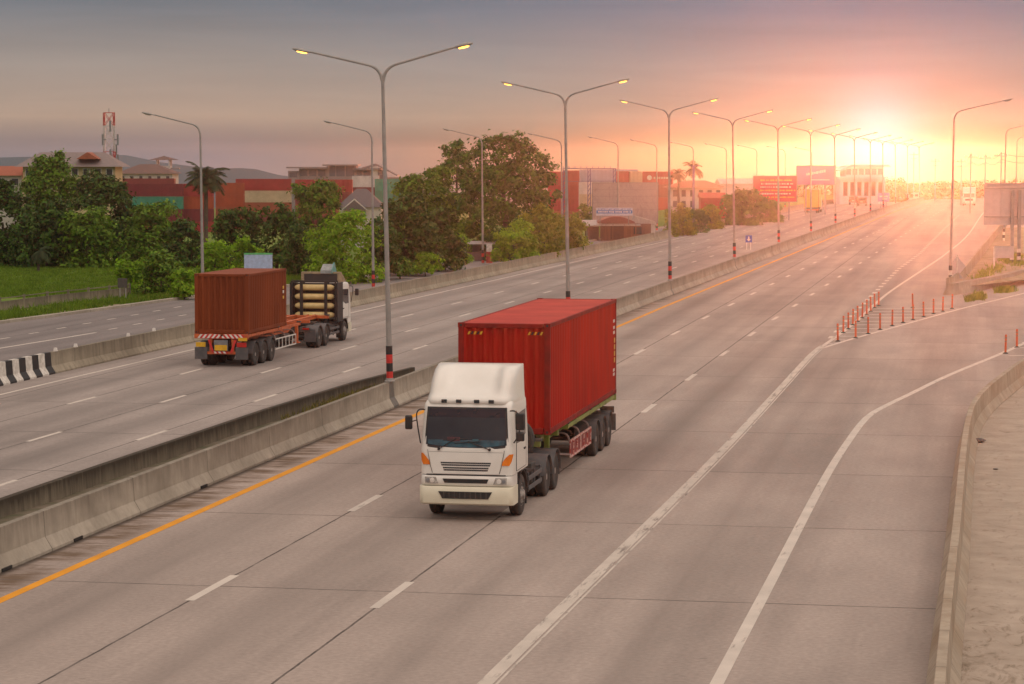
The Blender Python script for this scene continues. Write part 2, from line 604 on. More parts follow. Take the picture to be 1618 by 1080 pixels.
M['orange_frame'] = mat('orange_trailer_paint', (0.62, 0.13, 0.03), 0.5, c2=(0.42, 0.085, 0.025), scale=4)
M['yellow_plate'] = mat('yellow_plate', (0.75, 0.42, 0.02), 0.4)
M['white_gloss'] = mat('white_gloss_paint', (0.75, 0.71, 0.66), 0.35, c2=(0.66, 0.61, 0.56))
M['cream_tank'] = mat('cream_gas_bottle_paint', (0.76, 0.56, 0.25), 0.4, c2=(0.66, 0.47, 0.2))
M['flag_orange'] = mat('orange_plastic_post', (0.72, 0.115, 0.025), 0.45, c2=(0.6, 0.09, 0.02))
M['flag_red'] = mat('red_plastic_post', (0.62, 0.055, 0.025), 0.45)
M['bark'] = mat('bark', (0.12, 0.085, 0.06), 0.9, c2=(0.06, 0.045, 0.035), scale=8, bump=0.4)
M['sign_back'] = mat('grey_sign_back', (0.52, 0.46, 0.45), 0.5, 0.05, c2=(0.45, 0.40, 0.39), scale=2)

# glass of the cabs: dark, weakly see-through
gm = NT('tinted_windscreen', 0.08)
gm.b.inputs['Specular IOR Level'].default_value = 0.35
M['glass'] = gm.out(gm.ramp(gm.noise(1.2), (0.3, (0.026, 0.029, 0.037)), (0.7, (0.046, 0.05, 0.058))))
M['dash'] = mat('teal_dashboard_shade', (0.03, 0.12, 0.17), 0.5, c2=(0.02, 0.05, 0.07), scale=5)

L_MID = leaf_mat('mid_green_leaves', (0.052, 0.118, 0.006), (0.17, 0.305, 0.014), 0.25)
L_DARK = leaf_mat('dark_green_leaves', (0.018, 0.046, 0.005), (0.068, 0.145, 0.009), 0.15)
L_BRIGHT = leaf_mat('bright_green_leaves', (0.13, 0.27, 0.008), (0.33, 0.54, 0.018), 0.45)
L_YELLOW = leaf_mat('yellow_green_leaves', (0.11, 0.17, 0.008), (0.27, 0.35, 0.02), 0.45)
L_OLIVE = leaf_mat('olive_leaves', (0.024, 0.074, 0.006), (0.085, 0.20, 0.011), 0.15)
L_PALM = leaf_mat('palm_leaves', (0.022, 0.042, 0.012), (0.06, 0.085, 0.022))
L_GRASS = leaf_mat('grass_blades', (0.08, 0.155, 0.008), (0.19, 0.29, 0.02), 0.4)
L_STRAW = leaf_mat('dry_weeds', (0.10, 0.10, 0.02), (0.24, 0.20, 0.05))

ZL = -0.30            # level of the far carriageway and of the frontage road


def cv(y):            # the far bend of the road
    if y < 95:
        return 0.0
    if y < 145:
        return (y - 95) ** 2 / 100 * 0.013
    return 0.325 + 0.013 * (y - 145) + (0 if y < 420 else (y - 420) ** 2 / 9000)


def sm(a, b, t):
    t = min(1, max(0, (t - a) / (b - a)))
    return t * t * (3 - 2 * t)


def ground_z(x, y):
    z = -0.8 + 0.45 * sm(-38.6, -40.2, x) if x < -38 else -0.8
    drop = sm(-58, -78, x) * sm(222, 262, y)
    z -= 5.6 * drop
    if y > 640:
        z -= (y - 640) * 0.004
    return z


# ------------------------------------------------------------------ ground
gx = [-700, -500, -380, -300, -250, -210, -180, -160, -140, -125, -110, -100, -90, -84, -78, -74, -70, -66, -62, -58, -54, -50, -46, -43, -41, -40.4, -39.8, -39.2, -38.6, -38, -30, -20, -5, 5, 15, 30, 60, 120, 250, 500]
gy = [-60, 0, 60, 100, 120, 140, 160, 180, 200, 215, 222, 230, 238, 246, 254, 262, 275, 300, 340, 400, 460, 520, 580, 640, 760, 900]
mb = MB()
mb.grid([[(x, y, ground_z(x, y)) for x in gx] for y in gy])
n = NT('ground_grass', 0.95)
a_ = n.noise(0.12, detail=6)
b_ = n.noise(2.2, detail=6)
c_ = n.ramp(a_, (0.3, (0.09, 0.155, 0.010)), (0.55, (0.125, 0.205, 0.014)), (0.75, (0.17, 0.20, 0.03)))
c_ = n.mix(1, c_, n.ramp(b_, (0.3, 0.68), (0.7, 1.15)), 'MULTIPLY')
c_ = n.mix(n.ramp(n.noise(0.35, detail=4), (0.68, 0.0), (0.78, 0.6)), c_, (0.2, 0.15, 0.09))
n.bump(b_, 0.6, 0.1)
M['grass'] = n.out(c_)
structure(mb.build('ground', M['grass']))


def ribbon(name, left, right, z, m, kind='structure'):
    """sheet between two polylines"""
    b = MB()
    k = len(left)
    b.add([(x, y, z) for x, y in left] + [(x, y, z) for x, y in right], [(i, i + 1, k + i + 1, k + i) for i in range(k - 1)])
    return structure(b.build(name, m), kind)


ys = [-30, 20, 60, 100, 150, 200, 250, 300, 340, 380, 410, 440, 470, 500, 530, 560, 600, 640]
ribbon('road', [(-20.75 + cv(y), y) for y in ys], [(26 + cv(y), y) for y in ys], 0.0, M['road'])
ribbon('road', [(-38.75 + cv(y), y) for y in ys], [(-20.76 + cv(y), y) for y in ys], ZL, M['road2'])
fr_pts = [(-56, 60), (-54.5, 100), (-52.9, 131), (-51.8, 143), (-50.6, 159), (-47.6, 180), (-46.4, 190), (-45.2, 211), (-43.4, 246), (-42.4, 300), (-41.6, 380)]
ribbon('frontage_road', [(-60, -30)] + fr_pts, [(-39.3, -30)] + [(-39.3, y) for x, y in fr_pts], ZL + 0.01, M['road3'])

# kerb and dirt verge of the frontage road
mb = MB()
for (x0, y0), (x1, y1) in zip(fr_pts, fr_pts[1:]):
    mb.add([(x0, y0, ZL - 0.1), (x0, y0, ZL + 0.16), (x0 - 0.3, y0, ZL + 0.17), (x0 - 0.3, y0, ZL - 0.1),
            (x1, y1, ZL - 0.1), (x1, y1, ZL + 0.16), (x1 - 0.3, y1, ZL + 0.17), (x1 - 0.3, y1, ZL - 0.1)],
           [(0, 1, 5, 4), (1, 2, 6, 5), (2, 3, 7, 6)])
structure(mb.build('kerb', M['conc'], smooth=0))
verge = mat('dirt_verge', (0.30, 0.22, 0.15), 0.95, c2=(0.12, 0.11, 0.04), scale=1.2, bump=0.4)
ribbon('verge', [(x - 1.5 - 0.5 * (i % 2), y) for i, (x, y) in enumerate(fr_pts)], [(x - 0.3, y) for x, y in fr_pts], ZL + 0.03, verge)

# ------------------------------------------------------------------ road markings


def off_line(pts, w):
    L, Rr = [], []
    for i, p in enumerate(pts):
        a, b = Vector(pts[max(i - 1, 0)]), Vector(pts[min(i + 1, len(pts) - 1)])
        t = (b - a).normalized()
        nrm = Vector((t.y, -t.x)) * (w / 2)
        L.append((p[0] - nrm.x, p[1] - nrm.y))
        Rr.append((p[0] + nrm.x, p[1] + nrm.y))
    return L, Rr


def dense(pts, step=6.0):
    out = []
    for a, b in zip(pts, pts[1:]):
        k = max(1, int((Vector(b) - Vector(a)).length / step))
        out += [(a[0] + (b[0] - a[0]) * i / k, a[1] + (b[1] - a[1]) * i / k) for i in range(k)]
    return out + [pts[-1]]


def smooth_path(pts, step=2.0):
    out = []
    P = [Vector(p) for p in pts]
    for i in range(len(P) - 1):
        p0, p1, p2, p3 = P[max(i - 1, 0)], P[i], P[i + 1], P[min(i + 2, len(P) - 1)]
        k = max(2, int((p2 - p1).length / step))
        for j in range(k):
            t = j / k
            q = 0.5 * ((2 * p1) + (p2 - p0) * t + (2 * p0 - 5 * p1 + 4 * p2 - p3) * t * t + (3 * p1 - p0 - 3 * p2 + p3) * t ** 3)
            out.append((q.x, q.y))
    return out + [pts[-1]]


def sheet(mb, pts, w, z):
    L, Rr = off_line(pts, w)
    k = len(pts)
    mb.add([(x, y, z) for x, y in L] + [(x, y, z) for x, y in Rr], [(i, i + 1, k + i + 1, k + i) for i in range(k - 1)])


def interp(pts, y):
    for (x0, y0), (x1, y1) in zip(pts, pts[1:]):
        if y0 <= y <= y1:
            return x0 + (x1 - x0) * (y - y0) / (y1 - y0)
    return pts[0][0] if y < pts[0][1] else pts[-1][0]


Zm = 0.004
mb = MB()
sheet(mb, [(-18.85 + cv(y), y) for y in ys], 0.24, Zm)
structure(mb.build('road_markings_yellow', M['yellow_paint'], fix=False))

d1 = [(-15.2, 0), (-15.2, 640)]
d2 = [(-11.5, 0), (-11.42, 55), (-11.34, 86), (-11.35, 640)]
d3 = [(-7.25, 122), (-7.45, 165), (-7.5, 180), (-7.6, 205), (-7.2, 241), (-7.4, 330), (-7.4, 640)]
mb = MB()
for line_, ph in ((d1, 47.25), (d2, 47.1)):
    k = -3
    while ph + 12.95 * k < 520:
        y = ph + 12.95 * k
        xa, xb = interp(line_, y) + cv(y), interp(line_, y + 3.1) + cv(y + 3.1)
        sheet(mb, [(xa, y), (xb, y + 3.1)], 0.2, Zm)
        k += 1
y = 124.0
while y < 420:
    sheet(mb, [(interp(d3, y) + cv(y), y), (interp(d3, y + 1.6) + cv(y + 1.6), y + 1.6)], 0.3, Zm)
    y += 4.3
structure(mb.build('road_markings_dashed', M['white_paint'], fix=False))

mb = MB()
solid = [(-8.3, 10), (-7.95, 38), (-7.85, 46), (-7.62, 62), (-7.46, 77), (-7.40, 95), (-7.36, 113), (-7.2, 119)]
sp_ = smooth_path(solid, 4)
sheet(mb, [(x - 0.04, y) for x, y in sp_], 0.26, Zm)
sheet(mb, [(x + 0.155, y) for x, y in sp_], 0.05, Zm)
structure(mb.build('road_markings_divider', M['worn_paint'], fix=False))
mb = MB()
edge2 = [(-7.2, 119), (-6.6, 136), (-6.0, 166), (-4.6, 203), (-3.2, 241), (-1.5, 305), (0.44, 439), (3.2, 520), (8, 600)]
sheet(mb, smooth_path(edge2, 5), 0.2, Zm)
ramp_line = [(-4.35, 10), (-4.25, 30), (-4.16, 50), (-4.1, 68), (-3.95, 78), (-3.72, 85.5), (-3.3, 89.5), (-2.5, 94.8), (-1.19, 103.5), (1.04, 116), (2.3, 124), (6.0, 150), (9, 180)]
sheet(mb, smooth_path(ramp_line, 2), 0.23, Zm)
gore = [(-7.2, 117), (-6.26, 122.9), (-3.91, 135.5), (-1.05, 150.7), (2.81, 169), (8, 195)]
sheet(mb, smooth_path(gore, 4), 0.2, Zm)
for py in (543, 537, 531, 525, 519, 513, 507.5, 502, 497, 492, 487):     # hatching of the nose
    r_ = [at(x, py) for x in range(1290, 1600, 2)]
    xs_ = [p for p in r_ if interp(edge2, p.y) + 0.1 < p.x < interp(gore, p.y) - 0.1]
    if len(xs_) > 3:
        sheet(mb, [(xs_[0].x, xs_[0].y), (xs_[-1].x, xs_[-1].y)], 0.28, Zm + 0.004)
for py in (562, 550):
    p, q = at(1594, py), at(1690, py - 3)
    sheet(mb, [(p.x, p.y), (q.x, q.y)], 0.25, Zm + 0.004)
structure(mb.build('road_markings_white', M['white_paint'], fix=False))

mb = MB()
for x, ph in ((-26.5, 77.1), (-29.8, 76.1), (-32.95, 74.9)):
    k = -2
    while ph + 13.3 * k < 500:
        y = ph + 13.3 * k
        sheet(mb, [(x + cv(y), y), (x + cv(y + 3), y + 3.0)], 0.17, ZL + Zm)
        k += 1
sheet(mb, [(-36.85 + cv(y), y) for y in ys], 0.17, ZL + Zm)
sheet(mb, [(-22.75 + cv(y), y) for y in ys], 0.14, ZL + Zm)
structure(mb.build('road_markings_far_side', M['white_paint'], fix=False))
mb = MB()
zf = ZL + 0.01 + Zm
sheet(mb, [(-47.2, 90), (-46.0, 114), (-45.3, 125.5)], 0.2, zf)
for x, ys_ in ((-48.4, range(108, 150, 4)), (-45.5, range(128, 176, 4))):
    for y in ys_:
        sheet(mb, [(x, y), (x + 0.06, y + 1.2)], 0.16, zf)
structure(mb.build('road_markings_frontage', M['white_paint'], fix=False))

# ------------------------------------------------------------------ concrete barriers
JERSEY = [(0.28, 0), (0.28, 0.07), (0.12, 0.33), (0.085, 0.9), (-0.085, 0.9), (-0.12, 0.33), (-0.28, 0.07), (-0.28, 0)]


def wall_mb(pts, prof, z0=0.0, sz=1.0, mb=None):
    mb = mb or MB()
    k, n_ = len(pts), len(prof)
    P = []
    for i, p in enumerate(pts):
        a, b = Vector(pts[max(i - 1, 0)]), Vector(pts[min(i + 1, k - 1)])
        t = (b - a).normalized()
        nx, ny = t.y, -t.x
        P += [(p[0] + nx * o, p[1] + ny * o, z0 + h * sz) for o, h in prof]
    Fc = [(i * n_ + j, i * n_ + (j + 1) % n_, (i + 1) * n_ + (j + 1) % n_, (i + 1) * n_ + j) for i in range(k - 1) for j in range(n_)]
    Fc += [tuple(range(n_)), tuple(range((k - 1) * n_, k * n_))]
    return mb.add(P, Fc)


def barrier(name, pts, m, label, z0=0.0, sz=1.0, prof=JERSEY):
    o = wall_mb(pts, prof, z0, sz).build(name, m, smooth=0, bevel=0.015)
    return tag(o, label, 'barrier')


def on_line(x, y0, y1, step=10):
    k = max(1, int((y1 - y0) / step))
    return [(x + cv(y0 + (y1 - y0) * i / k), y0 + (y1 - y0) * i / k) for i in range(k + 1)]


b1 = barrier('concrete_barrier', on_line(-20.38, 10, 85.9), M['conc'], 'pale concrete wall beside the yellow line, ending at the front lamp post')
barrier('concrete_barrier', [(-22.05, 10), (-22.0, 60), (-21.9, 76), (-21.55, 86), (-20.95, 92.6)], M['conc_dark'], 'dark stained concrete wall on the far side of the weedy median strip', ZL, 1.33)
b3 = barrier('concrete_barrier', on_line(-20.4, 86.75, 560), M['conc'], 'long single median wall running from behind the red container truck into the distance')
for px, py in ((132, 851), (329, 768), (16, 898)):
    q = at(px, py, 0.05)
    MB().box((-20.095, q.y, 0.05), (0.03, 0.55, 0.07)).build('drain_slot', M['black'], b1)
mb = MB()                                            # steel joint cover at the start of that wall
wall_mb([(-20.40, 85.95), (-20.40, 86.7)], [(o * 1.03, h * 1.005) for o, h in JERSEY], 0, 1, mb)
mb.build('joint_cover', mat('joint_cover_metal', (0.16, 0.14, 0.12), 0.6), b3, smooth=0)
mb = MB()
mb.grid([[(-21.95, y, 0.42 + 0.08 * random.random()), (-21.2, y, 0.5 + 0.06 * random.random()), (-20.4, y, 0.5)] for y in [10 + i * 4 for i in range(20)]] + [[(-21.0, 91.5, 0.5), (-20.9, 91.5, 0.5), (-20.5, 91.5, 0.5)]])
structure(mb.build('median_soil', mat('median_soil', (0.16, 0.12, 0.085), 0.95, c2=(0.08, 0.075, 0.035), scale=1.5, bump=0.4)))

lb = [(-38.5, 60), (-38.5, 97)] + [(-38.5 + cv(y), y) for y in range(104, 560, 12)]
b4 = barrier('concrete_barrier', dense(lb, 8), M['conc_old'], 'long weathered concrete wall beyond the far carriageway, one end striped black and white', ZL, 1.0)
for i, y in enumerate([88.6 + 0.72 * k for k in range(17)]):
    p = wall_mb([(-38.508, y), (-38.508, y + 0.72)], [(o * 1.02 + (0.012 if o > 0 else -0.012), h * 1.004 + 0.002) for o, h in JERSEY], ZL)
    p.build('painted_stripe', M['white_wall_paint'] if i % 2 else M['black_paint'], b4, smooth=0)
for px, py in ((52, 551), (115, 545), (186, 528), (243, 520)):
    q = at(px, py, ZL + 0.98)
    mb = MB().box((-38.45, q.y, ZL + 0.97), (0.16, 0.16, 0.15), taper=0.7)
    mb.build('reflector', M['white_gloss'], b4, bevel=0.01)

rb = [(-0.52, 10), (-0.52, 40), (-0.44, 55), (-0.40, 68), (-0.32, 77), (-0.15, 83), (0.25, 88.5), (0.95, 95), (1.75, 101.5), (3.5, 113), (6, 130)]
barrier('concrete_barrier', smooth_path(rb, 2.0), M['conc_tan'], 'tan concrete wall bending along the slip road at the right', 0, 0.95)
# paved verge outside that wall
n = NT('stained_paving', 0.92)
a_ = n.noise(0.9, (1, 1, 1), 8, 0.65)
b_ = n.noise(1.6, (1.5, 0.6, 1), 8, 0.7, 1.8)
c_ = n.ramp(a_, (0.25, (0.31, 0.245, 0.19)), (0.7, (0.46, 0.375, 0.305)))
k_ = n.math('ADD', b_, n.math('MULTIPLY', n.math('SUBTRACT', 1.0, n.math('DIVIDE', n.math('SUBTRACT', n.y, 36), 16.0), clamp=True), 0.14))
c_ = n.mix(n.ramp(k_, (0.56, 0.0), (0.76, 0.8)), c_, (0.13, 0.09, 0.05))
c_ = n.mix(n.ramp(n.noise(6, detail=3), (0.70, 0.0), (0.74, 0.6)), c_, (0.06, 0.05, 0.04))
n.bump(a_, 0.35, 0.03)
M['paving'] = n.out(c_)
rbs = smooth_path(rb, 2.0)
ribbon('paved_verge', [(x + 0.2, y) for x, y in rbs], [(x + 9, y) for x, y in rbs], 0.03, M['paving'])

# splitter island: two walls meeting at the nose
nose = at(1497, 466)
legL = [(nose.x, nose.y)] + [at(*p).xy[:] for p in ((1516, 455), (1551, 408), (1588, 357))] + [(5.2, 420), (9, 520)]
legR = [(nose.x + 0.15, nose.y - 0.2)] + [at(*p).xy[:] for p in ((1545, 458), (1585, 450), (1622, 440), (1680, 425))] + [(14, 215)]
barrier('concrete_barrier', smooth_path(legL, 5), M['conc_tan'], 'concrete wall edging the main road behind the arrow-shaped sign, leading up to the big sign', 0, 1.25)
barrier('concrete_barrier', smooth_path(legR, 3), M['conc'], 'low pale concrete wall along the slip road side of the weedy island', 0, 0.85,
        [(0.25, 0), (0.22, 0.9), (-0.22, 0.9), (-0.25, 0)])
mb = MB()
rows = []
for y in [nose.y + 1.5 + i * 4 for i in range(40)]:
    xl = interp(sorted(legL, key=lambda p: p[1]), y) + 0.2
    xr = min(16, nose.x + (y - nose.y) * 0.36) if y < 215 else 16
    rows.append([(xl, y, 0.35), ((xl + xr) / 2, y, 0.5 + 0.1 * random.random()), (xr, y, 0.4)])
mb.grid(rows)
structure(mb.build('island_soil', mat('island_soil', (0.36, 0.27, 0.19), 0.95, c2=(0.2, 0.16, 0.08), scale=1.0, bump=0.3)))

# ------------------------------------------------------------------ street lamps
ORD = ['nearest', 'second', 'third', 'fourth', 'fifth', 'sixth', 'seventh', 'eighth', 'ninth', 'tenth', 'eleventh', 'twelfth', 'thirteenth', 'fourteenth', 'fifteenth', 'sixteenth', 'seventeenth', 'eighteenth']


def bez(p0, p1, p2, k=8):
    p0, p1, p2 = Vector(p0), Vector(p1), Vector(p2)
    return [(p0 * (1 - t) ** 2 + p1 * 2 * t * (1 - t) + p2 * t * t)[:] for t in [i / k for i in range(k + 1)]]


def lamp_proto(heights, arms, lit, bands, band_h, arm=2.05):
    """arms: +1 / -1 directions along x"""
    hj = heights
    root = empty('street_lamp', (0, 0, 0))
    mb = MB()
    mb.tube([(0, 0, 0), (0, 0, hj * 0.5), (0, 0, hj)], 0.105, 12, 0.058)
    mb.lathe([(0.19, 0), (0.19, 0.03), (0.15, 0.05), (0.14, 0.12)], (0, 0, 0), 'z', 12)
    mb.build('pole', M['galv'], root)
    for i, m in enumerate(bands):
        z = band_h * i + 0.05
        MB().lathe([(0.119, z), (0.117, z + band_h)], (0, 0, 0), 'z', 14).build('painted_band', m, root)
    for s in arms:
        mb = MB()
        p = bez((0.02 * s, 0, hj - 0.05), (0.06 * s, 0, hj + 0.40), (0.5 * s, 0, hj + 0.52), 7)
        p += [(s * (0.5 + arm * t), 0, hj + 0.52 + arm * 0.25 * t) for t in (0.3, 0.6, 1.0)]
        mb.tube(p, 0.06, 10, 0.038)
        mb.build('arm', M['galv'], root)
        tip = Vector(p[-1])
        d = Vector((s * 2.0, 0, 0.40)).normalized()
        head = MB()
        L_ = 0.72
        prof = [(0.0, -0.08), (0.05, -0.05), (0.075, 0.05), (0.13, 0.2), (0.145, 0.4), (0.12, 0.6), (0.05, 0.70), (0, L_)]
        hb = MB().lathe(prof, (0, 0, 0), 'x', 14, sx=(1.0, 0.5))
        Mx = Matrix.Translation(tip) @ Matrix(((d.x, 0, -d.z * 1, 0), (0, 1, 0, 0), (d.z, 0, abs(d.x), 0), (0, 0, 0, 1)))
        hb.v = [(Mx @ Vector(q))[:] for q in hb.v]
        ho = hb.build('lamp_head', M['galv'], root)
        gb = MB().lathe([(0, 0.16), (0.09, 0.2), (0.118, 0.36), (0.10, 0.52), (0, 0.6)], (0, 0, -0.045), 'x', 12, sx=(0.9, 0.55))
        gb.v = [(Mx @ Vector(q))[:] for q in gb.v]
        gb.build('lamp_glass', M['lit_glass'] if lit else M['dull_glass'], ho)
    return root


BLK, RED, WHT = M['black_paint'], M['red_paint'], M['white_wall_paint']
proto = lamp_proto(10.55, (-1, 1), True, [RED, BLK, RED, BLK], 0.30)
for i in range(13):
    y = 86.35 + 38.4 * i
    o = proto if i == 0 else copy_tree(proto)
    o.location = (-20.36 + cv(y), y, 0.90)
    if i:
        cvr = wall_mb([(-20.4 + cv(y), y - 0.2), (-20.4 + cv(y), y + 0.2)], [(o_ * 1.04, h * 1.006) for o_, h in JERSEY]).build('joint_cover', MATS['joint_cover_metal'], b3, smooth=0)
    o.rotation_euler = (0, R(-1.2 + 0.25 * (i % 3)), R(random.uniform(-2, 2)))
    if i >= 9:
        lab = 'tiny double-arm street lamp far away in the sun glow, last along the median'
    else:
        lab = 'lit double-arm street lamp on the median, %s' % ('nearest and tallest of all' if i == 0 else ORD[i] + ' from the camera')
    tag(o, lab, 'street lamp', 'far street lamps in the glow' if i >= 9 else 'double-arm street lamps along the median')
protoL = lamp_proto(10.55, (-1,), False, [RED, BLK, RED, BLK], 0.30, 2.3)
first_L = [at(321, 497, ZL), at(590, 455, ZL), at(763, 417, ZL), at(888, 395, ZL), at(977, 378, ZL)]
posL = [(p.x, p.y) for p in first_L]
for k in range(6):
    y = posL[4][1] + 36 * (k + 1)
    posL.append((-41.2 + 0.00009 * (y - 290) ** 2 * 2.0, y))
for i, (x, y) in enumerate(posL):
    o = protoL if i == 0 else copy_tree(protoL)
    o.location = (x, y, ZL)
    o.rotation_euler = (0, R(-0.4), R(random.uniform(-2, 2)))
    lab = 'unlit single-arm street lamp beside the frontage road, %s' % ('leftmost one, rising behind the brown container' if i == 0 else ORD[i] + ' from the left')
    tag(o, lab, 'street lamp', 'single-arm street lamps along the frontage road')
protoR = lamp_proto(11.5, (1,), False, [BLK, WHT, BLK, WHT, BLK], 0.32, 2.6)
for i, (p, h) in enumerate(((at(1501, 458), 1), (Vector((2.3, 268, 0)), 1), (Vector((4.8, 372, 0)), 1))):
    o = protoR if i == 0 else copy_tree(protoR)
    o.location = (p.x, p.y, 0.0)
    o.rotation_euler = (0, R(0.7 if i == 0 else 0.4), 0)
    tag(o, ['tall single-arm street lamp with black and white base at the nose of the island',
            'single-arm street lamp right of the big sign back, nearer of the pair',
            'single-arm street lamp rising behind the big sign back, farther and shorter of the pair'][i], 'street lamp', 'single-arm street lamps on the right')

# ------------------------------------------------------------------ delineator posts


def post_proto():
    r = empty('delineator_post', (0, 0, 0))
    MB().lathe([(0.13, 0), (0.13, 0.025), (0.07, 0.05), (0.05, 0.07)], (0, 0, 0), 'z', 12).build('base', M['black'], r)
    MB().lathe([(0.05, 0.05), (0.05, 0.84), (0.042, 0.86), (0, 0.865)], (0, 0, 0), 'z', 12).build('post', M['flag_orange'], r)
    mb = MB()
    for z in (0.52, 0.68):
        mb.lathe([(0.0515, z), (0.0515, z + 0.07)], (0, 0, 0), 'z', 12)
    mb.build('reflective_band', mat('grey_reflective_tape', (0.42, 0.16, 0.09), 0.4), r)
    return r


pp = post_proto()
k = 0
up_px = [(148, 942), (177, 897), (204, 877), (228, 855), (254, 837), (278, 818), (302, 801), (324, 783), (345, 765), (366, 753)]
lo_px = [(243, 925), (310, 903), (373, 880), (438, 860), (496, 843), (549, 828), (606, 812), (658, 796), (708, 783), (757, 768), (547, 764)]
rt_px = [(1042, 1007), (1103, 975)]
for grp, lst in (('orange posts along the main road edge', up_px), ('orange posts along the slip road edge', lo_px), ('orange posts at the right edge', rt_px)):
    for j, (cx, cy) in enumerate(lst):
        p = at(1280 + cx / 3.376, 260 + cy / 3.376)
        o = pp if k == 0 else copy_tree(pp)
        o.location = (p.x, p.y, 0)
        o.rotation_euler = (R(random.uniform(-2, 2)), R(random.uniform(-2, 2)), random.uniform(0, 6))
        if grp.endswith('right edge'):
            lab = 'orange post on the line at the right edge of the photo, %s' % ('nearer of the two' if j == 0 else 'farther of the two')
        elif j == len(lst) - 1 and lst is lo_px:
            lab = 'lone orange post standing inside the hatched nose'
        else:
            lab = 'orange plastic post on the hatched nose, %s in the row on the %s edge' % ('nearest' if j == 0 else ORD[j], 'main road' if lst is up_px else 'slip road')
        tag(o, lab, 'post', grp)
        k += 1


# ------------------------------------------------------------------ vehicles


def wheel(parent, x, y, r=0.5, w=0.28, side=1, dual=False, front=False):
    """wheel with its outer face towards side"""
    e = empty('wheel', (x, y, r))
    e.parent = parent
    mb = MB()
    offs = (0, -0.31 * side) if dual else (0,)
    for o in offs:
        h = w / 2
        prof = [(r * 0.58, -h * 0.9), (r * 0.62, -h), (r * 0.9, -h), (r * 0.975, -h * 0.82), (r, -h * 0.6)]
        for q in (-0.36, -0.02, 0.32):
            prof += [(r, h * (q - 0.02)), (r * 0.975, h * q), (r * 0.975, h * (q + 0.05)), (r, h * (q + 0.07))]
        prof += [(r, h * 0.6), (r * 0.975, h * 0.82), (r * 0.9, h), (r * 0.62, h), (r * 0.58, h * 0.9)]
        mb.lathe(prof, (o, 0, 0), 'x', 32)
    mb.build('tyre', M['rubber'], e)
    mb = MB()
    s = side
    if front:
        prof = [(r * 0.6, 0.11), (r * 0.55, 0.13), (r * 0.5, 0.09), (r * 0.42, 0.13), (r * 0.30, 0.16), (r * 0.24, 0.17), (r * 0.22, 0.2), (r * 0.1, 0.215), (0, 0.215)]
    else:
        prof = [(r * 0.6, 0.11), (r * 0.55, 0.12), (r * 0.5, 0.02), (r * 0.36, -0.06), (r * 0.30, -0.06), (r * 0.28, 0.05), (r * 0.2, 0.12), (0, 0.13)]
    mb.lathe([(a, b * s) for a, b in prof], (0, 0, 0), 'x', 24)
    mb.build('rim', M['rim'], e)
    mb = MB()
    for k in range(10):
        a = 2 * pi * k / 10
        mb.lathe([(0.016, 0), (0.016, 0.03 * s), (0, 0.035 * s)], (s * (0.13 if front else -0.055), r * 0.36 * cos(a), r * 0.36 * sin(a)), 'x', 6)
    mb.build('wheel_nut', mat('bright_steel', (0.5, 0.48, 0.46), 0.35, 0.7), e)
    return e


def arch_guard(parent, x0, x1, y, r, m, a0=-8, a1=188, name='mudguard', lip=True):
    mb = MB()
    n_ = 16
    th = 0.02
    ring = []
    for i in range(n_ + 1):
        a = R(a0 + (a1 - a0) * i / n_)
        ring.append((y + r * cos(a), 0.5 + r * sin(a), y + (r + th) * cos(a), 0.5 + (r + th) * sin(a)))
    P, Fc = [], []
    for yi, zi, yo, zo in ring:
        P += [(x0, yi, zi), (x1, yi, zi), (x1, yo, zo), (x0, yo, zo)]
    for i in range(n_):
        for j in range(4):
            Fc.append((i * 4 + j, i * 4 + (j + 1) % 4, (i + 1) * 4 + (j + 1) % 4, (i + 1) * 4 + j))
    Fc += [(0, 1, 2, 3), (n_ * 4, n_ * 4 + 1, n_ * 4 + 2, n_ * 4 + 3)]
    mb.add(P, Fc)
    return mb.build(name, m, parent)


